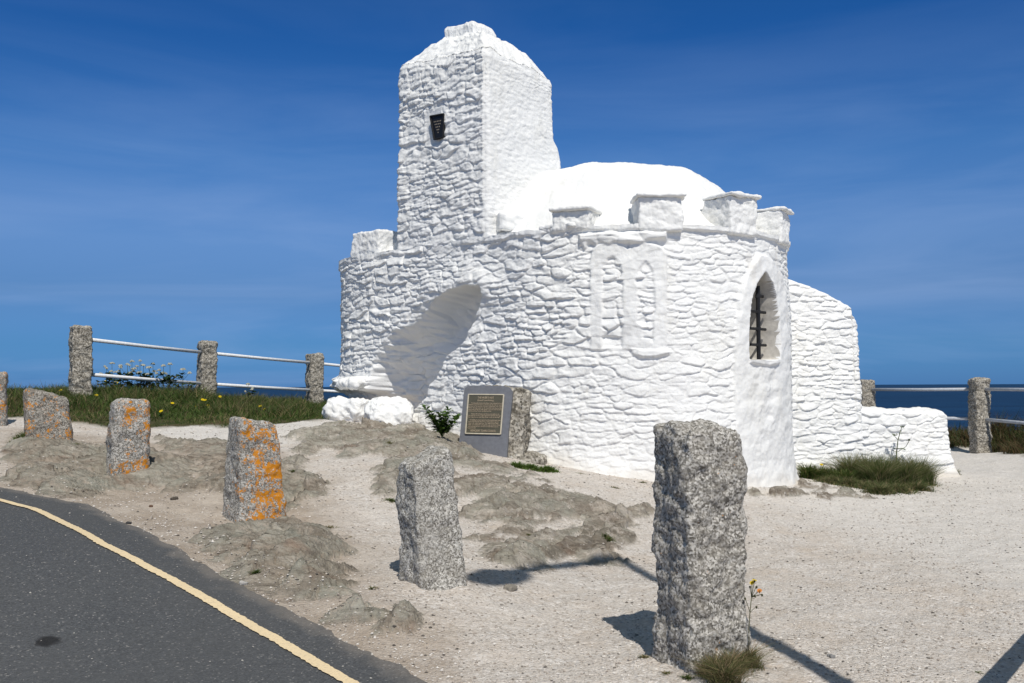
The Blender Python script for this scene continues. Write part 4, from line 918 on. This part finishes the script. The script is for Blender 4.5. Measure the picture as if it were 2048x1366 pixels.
# countable loose stones
def loose(px, py, size, col, label, seed, flat=.6):
    g_ = G(px, py); zz = float(zsurf(g_[0], g_[1])[0]); half = (size, size * .7, size * .5 * flat * 1.6)
    v, f = rough_block(half, min(half) * .8, size / 9, (size * .25, size * .08), seed, None, (.5 / size, 2 / size))
    mt = mat_flat('loose_stone_%s' % 'abcdefghij'[seed % 10], col, .9, .2, 0, 60)
    tag(mesh('loose_stone', rotz(v, seed), f, mt, None, True, None, (g_[0], g_[1], zz + half[2] * .5)), label, 'stone', 'loose stones on the verge')
loose(347, 1003, .030, (.10, .085, .07), 'dark flat stone lying on bare sand left of the orange lichened bollard', 1)
loose(302, 1017, .020, (.15, .09, .06), 'small brown stone on the sand nearest the road bend', 2)
loose(488, 1170, .022, (.45, .43, .40), 'pale flat stone at the road edge below the small green weed', 3)
loose(1023, 1182, .040, (.25, .225, .19), 'brown grey stone on the gravel below the lamp shadow', 4)
loose(1663, 1318, .018, (.26, .255, .25), 'small grey oval stone alone on gravel right of the tallest post', 5)
loose(258, 1048, .018, (.06, .06, .06), 'small black stone by the road edge', 6)

# ------------------------------------------------------------------ grass and plants
def blades(bx_, by_, bz_, h, lean, cols, w, name, parent=None, mat=None, seg=3):
    n = len(bx_); a = RNG.random(n) * 6.28; la = RNG.random(n) * 6.28
    wx_, wy_ = np.cos(a) * w, np.sin(a) * w; lx, ly = np.cos(la) * lean * h, np.sin(la) * lean * h
    V_ = []; C_ = []
    ts = np.linspace(0, 1, seg)
    for t in ts[:-1]:
        k = 1 - .55 * t
        for sg in (-1, 1): V_.append(np.stack([bx_ + lx * t * t + sg * wx_ * k, by_ + ly * t * t + sg * wy_ * k, bz_ + h * t * (1 - .25 * lean * t)], -1))
    V_.append(np.stack([bx_ + lx, by_ + ly, bz_ + h * (1 - .25 * lean)], -1)); m_ = len(V_)
    v = np.stack(V_, 1).reshape(-1, 3); off = (np.arange(n) * m_)[:, None]; fs = []
    for k in range(seg - 2): fs.append(off + np.array([[2 * k, 2 * k + 1, 2 * k + 3]])); fs.append(off + np.array([[2 * k, 2 * k + 3, 2 * k + 2]]))
    fs.append(off + np.array([[m_ - 3, m_ - 2, m_ - 1]])); f = np.vstack(fs)
    return mesh(name, v, f, mat or M_GRASS, parent, False, {'col': np.repeat(cols, m_, 0)})
def gcol(n, patch=None, base=((.050, .075, .018), (.095, .115, .030), (.17, .145, .065)), dry=.25):
    r = RNG.random((n, 1)); c = np.array([base[0]]) * (1 - r) + np.array([base[1]]) * r
    d = (RNG.random(n) < (dry if patch is None else np.clip(dry + patch, 0, .95))); c[d] = np.array(base[2]) * (.7 + .6 * RNG.random((d.sum(), 1))); return c
# left bank
n = 130000; gx = -11 + RNG.random(n) * 9.2; gy = 11.2 + RNG.random(n) * 13; zz3, _, rk3, tf3, _ = surf(gx, gy)
cc3 = sdpoly(gx, gy, cliff); kk = (RNG.random(n) < (tf3 - .35) * 1.8) & (cc3 < .6) & (sdpoly(gx, gy, cv[::20]) > .1)
gx, gy, zz3, cc3, tf3 = gx[kk], gy[kk], zz3[kk], cc3[kk], tf3[kk]
front_d = np.clip(-sdpoly(gx, gy, turf_poly), 0, 5)
cl3 = fbm(gx * 1.2, gy * 1.2, 0, 3, 951); fine3 = noise3(gx * 5, gy * 5, 0, 955)
h = (.045 + .085 * sstep(.1, 1.6, front_d)) * (.7 + .8 * RNG.random(len(gx))) * (1 + .9 * np.clip(cl3, -.4, .8)) * (1 + .5 * fine3)
hump = np.exp(-((gx + 5.9) / 1.0) ** 2 - ((gy - 16.6) / 1.4) ** 2); h = h + hump * .22 * RNG.random(len(gx))
tag(blades(gx, gy, zz3 - .02, h, .25 + .8 * RNG.random(len(gx)), gcol(len(gx), cl3 * .4 + .3 * fine3, ((.040, .078, .015), (.105, .150, .034), (.20, .165, .08)), .20) * (1 + .5 * np.clip(fine3, -.6, .6))[:, None], .0045 + .003 * RNG.random(len(gx)), 'grass'),
    'long tangled green and straw coloured grass on the bank below the left fence', 'grass', None, 'stuff')
# right bank
n = 50000; gx = 5.5 + RNG.random(n) * 9; gy = 15.0 + RNG.random(n) * 7; zz3, _, rk3, tf3, _ = surf(gx, gy); cc3 = sdpoly(gx, gy, cliff)
kk = (RNG.random(n) < (tf3 - .2) * 1.8) & (cc3 < .5) & (gy - .0 > 16.3 + .0 * gx); gx, gy, zz3 = gx[kk], gy[kk], zz3[kk]; cl3 = fbm(gx * 1.5, gy * 1.5, 0, 3, 961)
h = (.12 + .16 * RNG.random(len(gx))) * (1 + .9 * np.clip(cl3, -.4, .9)) * (1 + .7 * sstep(8.8, 10, gx))
low = sstep(9.4, 8.6, gx); cr_ = gcol(len(gx), cl3 * .5 + .15 * low, ((.035, .055, .015), (.085, .10, .030), (.11, .075, .035)), .45)
tag(blades(gx, gy, zz3 - .02, h, .3 + .8 * RNG.random(len(gx)), cr_, .006 + .004 * RNG.random(len(gx)), 'bank_grass'),
    'brownish scrubby grass bank beneath the right fence above the sea', 'grass', None, 'stuff')

def tussock(spots, hgt, label, name='grass_tussock', nb=900, base=None, dry=.3, lean=.9, cat='grass tuft', wd=.0028, group=None):
    """spots: list of (px, py, radius)"""
    c = G(spots[0][0], spots[0][1]); zc = float(zsurf(c[0], c[1])[0])
    root = empty(name, (c[0], c[1], zc), label, cat, group)
    xs_, ys_, hs_ = [], [], []
    for (px, py, r_) in spots:
        g_ = G(px, py); a = RNG.random(nb) * 6.28; q = np.minimum(np.abs(RNG.normal(size=nb)) * .52, 1.35) * r_; xs_.append(g_[0] + q * np.cos(a)); ys_.append(g_[1] + q * np.sin(a) * .8); hs_.append(hgt * np.clip(1 - .62 * (q / r_) ** 1.5, .12, 1) * (.35 + .8 * RNG.random(nb)))
    xs_, ys_, hs_ = map(np.concatenate, (xs_, ys_, hs_)); zz = zsurf(xs_, ys_)
    blades(xs_, ys_, zz - .01, hs_, lean * (.25 + .9 * RNG.random(len(xs_))), gcol(len(xs_), None, base or ((.050, .085, .018), (.12, .16, .04), (.26, .21, .10)), dry), wd * (.7 + .7 * RNG.random(len(xs_))), 'blades', root)
    return root
def leaves(mb, c, n, ln, wd_, col, up_=.6, spread=.02):
    """a rosette / clump of pointed leaves"""
    for _ in range(n):
        a = RNG.random() * 6.28; el = RNG.uniform(.1, up_ * 1.6); L_ = ln * RNG.uniform(.5, 1.1); o_ = np.array(c) + np.array([math.cos(a), math.sin(a), 0]) * spread * RNG.random()
        d = np.array([math.cos(a) * math.cos(el), math.sin(a) * math.cos(el), math.sin(el)]); s_v = np.array([-math.sin(a), math.cos(a), 0]) * wd_ * RNG.uniform(.7, 1.2)
        k = RNG.uniform(.6, 1.3); cc_ = tuple(x * k for x in col)
        pts = [o_, o_ + d * L_ * .3 + s_v * .8, o_ + d * L_ * .6 + s_v + (0, 0, -.05 * L_), o_ + d * L_ - np.array([0, 0, .25 * L_]), o_ + d * L_ * .6 - s_v + (0, 0, -.05 * L_), o_ + d * L_ * .3 - s_v * .8]
        mb.add(pts, [(0, 1, 5), (1, 2, 4, 5), (2, 3, 4)], cc_)
def flower_disc(mb, c, r, col, tilt=None, n=9):
    up_ = np.array(tilt if tilt is not None else (RNG.normal() * .3, -.6 + RNG.normal() * .2, 1.0)); up_ = up_ / np.linalg.norm(up_); a = np.cross(up_, (1, 0, 0)); a /= np.linalg.norm(a); b_ = np.cross(up_, a)
    V_ = [np.array(c) - up_ * r * .2]
    for i in range(2 * n):
        w = math.pi * i / n; k = r * (1 if i % 2 else .72); V_.append(np.array(c) + k * (math.cos(w) * a + math.sin(w) * b_))
    mb.add(V_, [(0, 1 + i, 1 + (i + 1) % (2 * n)) for i in range(2 * n)], col)
    if False: mb.add([np.array(c) + up_ * .002 + .3 * r * (math.cos(t) * a + math.sin(t) * b_) for t in np.linspace(0, 6.28, 7)[:-1]], [tuple(range(6))], tuple(x * .7 for x in col))
YEL = (.80, .58, .01)
def yellow_plant(spots, label, base=None, r_=.030, hgt=None, group='yellow flowers on the grassy bank', depth=None, leafy=True):
    """spots: flower head positions in the photo; plant stands on the ground beneath the first"""
    if depth is None: fd = G(spots[0][0], spots[0][1] + 22)
    else: fd = P(spots[0][0], spots[0][1], depth)
    zc = float(zsurf(fd[0], fd[1])[0]); root = empty('yellow_flower', (fd[0], fd[1], zc), label, 'flower', group)
    st, fl, lf = MB(), MB(), MB(); b_ = np.array([fd[0], fd[1], zc])
    for px, py in spots:
        top = P(px, py, fd[1] + RNG.uniform(-.03, .03)); mid = (top + b_) / 2 + np.array([RNG.normal() * .01, 0, .02]); st.tube([b_, mid, top], .0028, 5, (.07, .11, .03)); fl = MB(); flower_disc(fl, top, r_, YEL); fl.build('flower_head', mat_yel, root)
    st.build('stem', M_VEG, root)
    if leafy: leaves(lf, b_ + (0, 0, .02), 16, .09, .010, (.045, .085, .02), .8, .04); lf.build('leaf', M_VEG, root)
    return root
mat_yel = mat_attr('yellow_petals', .6, .2, .3); mat_wp = mat_attr('white_umbels', .7, .2, .3)
for k, (spots, lab) in enumerate([
    ([(171, 760), (180, 760)], 'pair of yellow flowers at the foot of the first fence post'),
    ([(213, 754), (217, 764), (222, 758), (211, 762), (226, 755)], 'dense cluster of yellow flowers under the lower white rail'),
    ([(235, 765), (231, 763)], 'yellow flower just right of the dense cluster under the rail'),
    ([(193, 790)], 'single yellow flower low in the grass left of the round topped bollard'),
    ([(403, 777)], 'single yellow flower against the second fence post'),
    ([(405, 799), (410, 800), (416, 811), (420, 814), (416, 815), (392, 812)], 'cluster of yellow flowers in the grass below the second fence post'),
    ([(440, 793), (438, 810)], 'two yellow flowers one above the other right of the second fence post'),
    ([(322, 822)], 'single yellow flower in the grass just right of the round topped bollard'),
    ([(121, 780)], 'single yellow flower above the squat broad bollard'),
    ([(60, 800), (66, 806)], 'two small yellow flowers in the grass far left above the squat broad bollard'),
    ([(345, 806)], 'single yellow flower in the grass below the middle of the rail span'),
    ([(520, 812), (528, 818)], 'two yellow flowers right of the tapered orange lichened bollard top')]): yellow_plant(spots, lab)

def umbel(px, py, d, gy_px, label, heads=3, h_r=.045):
    b_ = P(px, gy_px, d); zc = min(float(zsurf(b_[0], b_[1])[0]) + .1, b_[2]); b_[2] = zc; root = empty('cow_parsley', tuple(b_), label, 'wild flower', 'white flowered cow parsley behind the left rails')
    st, fl, lf = MB(), MB(), MB(); top = P(px, py, d)
    mid = b_ * .45 + top * .55; st.tube([b_, mid, top], [.006, .005, .003], 5, (.06, .085, .03))
    tops = [top] + [top + np.array([RNG.uniform(-.16, .16), RNG.uniform(-.1, .1), -RNG.uniform(.04, .16)]) for _ in range(heads - 1)]
    for i, t in enumerate(tops):
        if i: st.tube([mid, (mid + t) / 2 + np.array([0, 0, -.01]), t], .0028, 4, (.06, .085, .03))
        rr_ = h_r * RNG.uniform(.7, 1.15) * (1 if i == 0 else .75)
        u_ = MB(); V_ = [t + np.array([0, 0, .016])]; F_ = []; m5 = 14
        for q_, zq_ in ((.5, .012), (.85, .0), (1.0, -.014)):
            for w in range(m5): a = 6.283 * w / m5; q = rr_ * q_ * (1 + .22 * RNG.normal() * (q_ > .6)); V_.append(t + np.array([q * math.cos(a), q * math.sin(a), zq_ + .006 * RNG.normal()]))
        for w in range(m5):
            x_ = (w + 1) % m5; F_.append((0, 1 + w, 1 + x_))
            for k_ in (0, 1): F_.append((1 + k_ * m5 + w, 1 + (k_ + 1) * m5 + w, 1 + (k_ + 1) * m5 + x_, 1 + k_ * m5 + x_))
        u_.add(V_, F_, (.50, .50, .41)); u_.build('flower_head', mat_wp, root, False)
    for _ in range(5): leaves(lf, b_ + (b_ - b_) + np.array([RNG.normal() * .06, RNG.normal() * .05, RNG.uniform(.02, .5 * (top[2] - b_[2]))]), 11, .10, .017, (.030, .060, .016), .7, .03)
    st.build('stem', M_VEG, root); lf.build('leaf', M_VEG, root)
UMB = [(213, 736, 'leftmost'), (224, 726, 'second from the left'), (241, 731, 'third from the left'), (255, 728, 'fourth from the left'), (264, 722, 'fifth from the left'), (280, 721, 'tall flat headed'), (287, 730, 'one leaning right of the tall flat headed one'),
       (299, 734, 'short one right of the tall one'), (306, 727, 'wide headed one mid span'), (327, 731, 'one over the dark leaves'), (340, 728, 'one with a head tilted right'), (366, 738, 'rightmost of the group')]
for px, py, w in UMB:
    umbel(px, py, RNG.uniform(16.9, 17.6), 768, 'white cow parsley behind the left rails, ' + w, 3, .042)
umbel(496, 768, 18.6, 800, 'lone white umbel plant low in the grass between the second and third fence posts', 4, .04)
# dark leafy clumps under the umbels
for px, py, lab in ((240, 757, 'dark green leafy clump under the left rail beneath the cow parsley'), (310, 758, 'dark green leafy clump in the middle of the left rail span')):
    b_ = P(px, 772, 17.2); root = empty('leafy_clump', tuple(b_), lab, 'plant', 'dark leafy clumps on the bank'); lf = MB()
    for _ in range(60): leaves(lf, b_ + np.array([RNG.normal() * .26, RNG.normal() * .15, RNG.uniform(0, .26) - .05]), 7, .10, .024, (.028, .055, .014), .6, .04)
    lf.build('foliage', M_VEG, root)

# tussocks near the wing wall and the bollards
tussock([(1775, 970, .30), (1735, 968, .28), (1808, 972, .26), (1700, 966, .22), (1840, 970, .2), (1760, 974, .2)], .46, 'long shaggy grass tussock against the foot of the wing wall', nb=2000, wd=.0036, dry=.32, lean=1.0, base=((.060, .095, .026), (.14, .18, .055), (.32, .27, .15)))
tussock([(1790, 984, .3), (1745, 982, .3), (1700, 976, .28), (1835, 980, .22), (1665, 970, .24), (1760, 989, .22)], .15, 'low grassy skirt spreading in front of the shaggy tussock', nb=1300, wd=.004, dry=.35, lean=1.5, base=((.05, .08, .02), (.10, .13, .04), (.26, .21, .11)))
tussock([(1640, 962, .16), (1615, 960, .12), (1668, 964, .18), (1690, 970, .18)], .24, 'low leafy weeds between the pointed window surround and the shaggy tussock', name='low_weeds', nb=900, wd=.006, dry=.1, lean=1.1, cat='weeds')
tussock([(1885, 950, .12), (1910, 953, .08), (1860, 952, .13)], .11, 'low green weeds at the end of the low white wall', name='low_weeds', nb=450, wd=.004, dry=.2, cat='weeds')
tussock([(1463, 1352, .10), (1495, 1340, .08), (1432, 1362, .08), (1450, 1375, .09)], .155, 'dry arching grass tuft at the base of the tallest granite post', nb=850, wd=.0016, dry=.5, lean=1.4, base=((.07, .09, .03), (.15, .17, .06), (.30, .23, .13)))
tussock([(1062, 938, .15), (1095, 943, .14), (1035, 935, .1)], .09, 'bright green weeds at the foot of the wall right of the memorial stone', name='low_weeds', nb=900, wd=.006, dry=.06, lean=1.2, cat='weeds', base=((.07, .13, .02), (.15, .22, .05), (.2, .2, .08)))
for px, py, r0, hh_, lab, dry in ((782, 1004, .10, .04, 'flat dark green weed patch on rock left of the pale speckled bollard', .1), (1217, 1092, .06, .05, 'small dark green weed on the rock beside the lamp shadow', .1), (885, 1063, .05, .03, 'small moss patch behind the pale speckled bollard', .3),
        (1057, 1075, .045, .03, 'tiny green weed on the grey rock in the middle', .3), (512, 1157, .035, .04, 'small bright green weed by the road edge', .05), (655, 1060, .11, .035, 'mossy brown patch on rock right of the orange lichened bollard', .75), (420, 1176, .03, .03, 'tiny weed at the lip of the road', .2),
        (50, 895, .16, .10, 'dark grass tuft left of the squat broad bollard', .1), (155, 908, .13, .05, 'flat weed patch right of the squat broad bollard', .2), (40, 885, .12, .12, 'grass tuft at the far left behind the bollards', .1), (745, 1188, .03, .03, 'tiny weed on the rock slab near the road', .4),
        (1333, 1352, .05, .025, 'mossy weed left of the tallest post', .6), (1375, 1362, .05, .03, 'green weed in front of the tallest post', .1), (1288, 1325, .035, .03, 'small dry weed in the shadow of the tallest post', .7), (1690, 985, .13, .03, 'sprawling weed on sand in front of the shaggy tussock', .3), (1740, 995, .14, .02, 'dry runners trailing from the shaggy tussock', .7),
        (1230, 978, .08, .03, 'small yellow green weed on the sand below the curved wall', .3), (1285, 968, .07, .03, 'thin weed patch on the sand behind the tallest post', .3), (590, 950, .05, .05, 'weed beside the upper right of the orange lichened bollard', .1), (1958, 1355, .04, .02, 'small weed in the shadow at the lower right corner', .2),
        (1965, 1318, .03, .015, 'flattened yellowish leaf rosette on the right gravel', .5), (1160, 952, .1, .025, 'thin green strip of weeds along the foot of the curved wall', .2), (700, 1080, .03, .02, 'dry moss spot on the rock', .8), (780, 900, .13, .03, 'dry moss spot on the mound left of the memorial stone', .6)):
    tussock([(px, py, r0)], hh_, lab, name='low_weeds', nb=int(130 + r0 * 2200), wd=.0035, dry=dry, lean=1.5, cat='weeds', group='small weeds dotted over the open ground')
# thistly weed by the memorial
c = P(884, 868, 10.75); c[2] = float(zsurf(c[0], c[1])[0]); root = empty('thistle_weed', tuple(c), 'bright green thistle like weed growing left of the memorial stone', 'weed'); lf, st = MB(), MB()
for k in range(11):
    a = k / 11 * 6.28; t = c + np.array([.19 * math.cos(a) * RNG.uniform(.3, 1.1), .12 * math.sin(a), RNG.uniform(.14, .34)]); st.tube([c, (c + t) / 2 + (0, 0, .03), t], .004, 5, (.07, .12, .03))
    for q in np.linspace(.25, 1, 7): leaves(lf, c * (1 - q) + t * q, 8, .11, .017, (.085, .15, .030), .5, .01)
st.build('stem', M_VEG, root); lf.build('leaf', M_VEG, root)
# tall yellow hawkweed beside the tallest post
dd5 = 4.62; b_ = P(1497, 1290, dd5); b_[2] = float(zsurf(b_[0], b_[1])[0]); root = empty('hawkweed', tuple(b_), 'tall spindly yellow hawkweed growing beside the tallest granite post', 'wild flower'); st, fl, bd_ = MB(), MB(), MB()
j1 = P(1500, 1225, dd5); j2 = P(1503, 1195, dd5)
st.tube([b_, P(1498, 1255, dd5), j1, j2], .0022, 5, (.13, .13, .06))
for px, py, o_ in ((1509, 1160, 1), (1500, 1172, 0), (1513, 1172, 0), (1519, 1181, 2), (1524, 1188, 0), (1513, 1212, 0), (1504, 1165, 1), (1510, 1190, 0), (1490, 1195, 0)):
    t = P(px, py, dd5 + RNG.uniform(-.02, .02)); st.tube([j2 if py < 1195 else j1, t], .0015, 4, (.13, .13, .06))
    if o_: fl = MB(); flower_disc(fl, t, .013, YEL if o_ == 1 else (.7, .25, .05)); fl.build('flower_head', mat_yel, root)
    bd_.tube([t - np.array([0, 0, .012]), t - np.array([0, 0, .004]), t], [.002, .006, .003], 6, (.07, .07, .03))
st.build('stem', M_VEG, root); bd_.build('bud', M_VEG, root)
# tall stalk against the low white wall
dd6 = 13.45; b_ = P(1792, 945, dd6); root = empty('tall_weed', tuple(b_), 'tall branching weed stalk standing in front of the low white wall', 'weed'); st, lf = MB(), MB()
k1, k2 = P(1793, 905, dd6), P(1796, 880, dd6)
st.tube([b_, k1, k2, P(1803, 855, dd6)], [.009, .008, .006, .004], 6, (.11, .14, .06))
for s0_, e_ in ((k1, (1812, 893)), (k2, (1789, 872)), (k1, (1785, 900)), (P(1812, 893, dd6), (1818, 882))): st.tube([s0_, P(*e_, dd6)], .004, 5, (.11, .14, .06))
for e_ in ((1803, 855), (1789, 872), (1818, 882), (1797, 868)): leaves(lf, P(*e_, dd6), 12, .05, .012, (.10, .14, .05), .7, .03)
leaves(lf, P(1800, 898, dd6), 8, .12, .03, (.06, .10, .03), .3, .02); st.build('stem', M_VEG, root); lf.build('leaf', M_VEG, root)
yellow_plant([(1643, 929)], 'yellow flower in the low weeds beside the pointed window surround', depth=13.0, group=None, r_=.028, leafy=False)
yellow_plant([(1790, 931)], 'yellow flower in the shaggy tussock at the foot of the tall stalk', depth=13.0, group=None, r_=.028, leafy=False)
yellow_plant([(1812, 939)], 'yellow flower lowest in the shaggy tussock', depth=12.9, group=None, r_=.026, leafy=False)
yellow_plant([(1030, 942)], 'small yellow flower in the weeds below the memorial stone', depth=10.8, group=None, r_=.02, leafy=False)
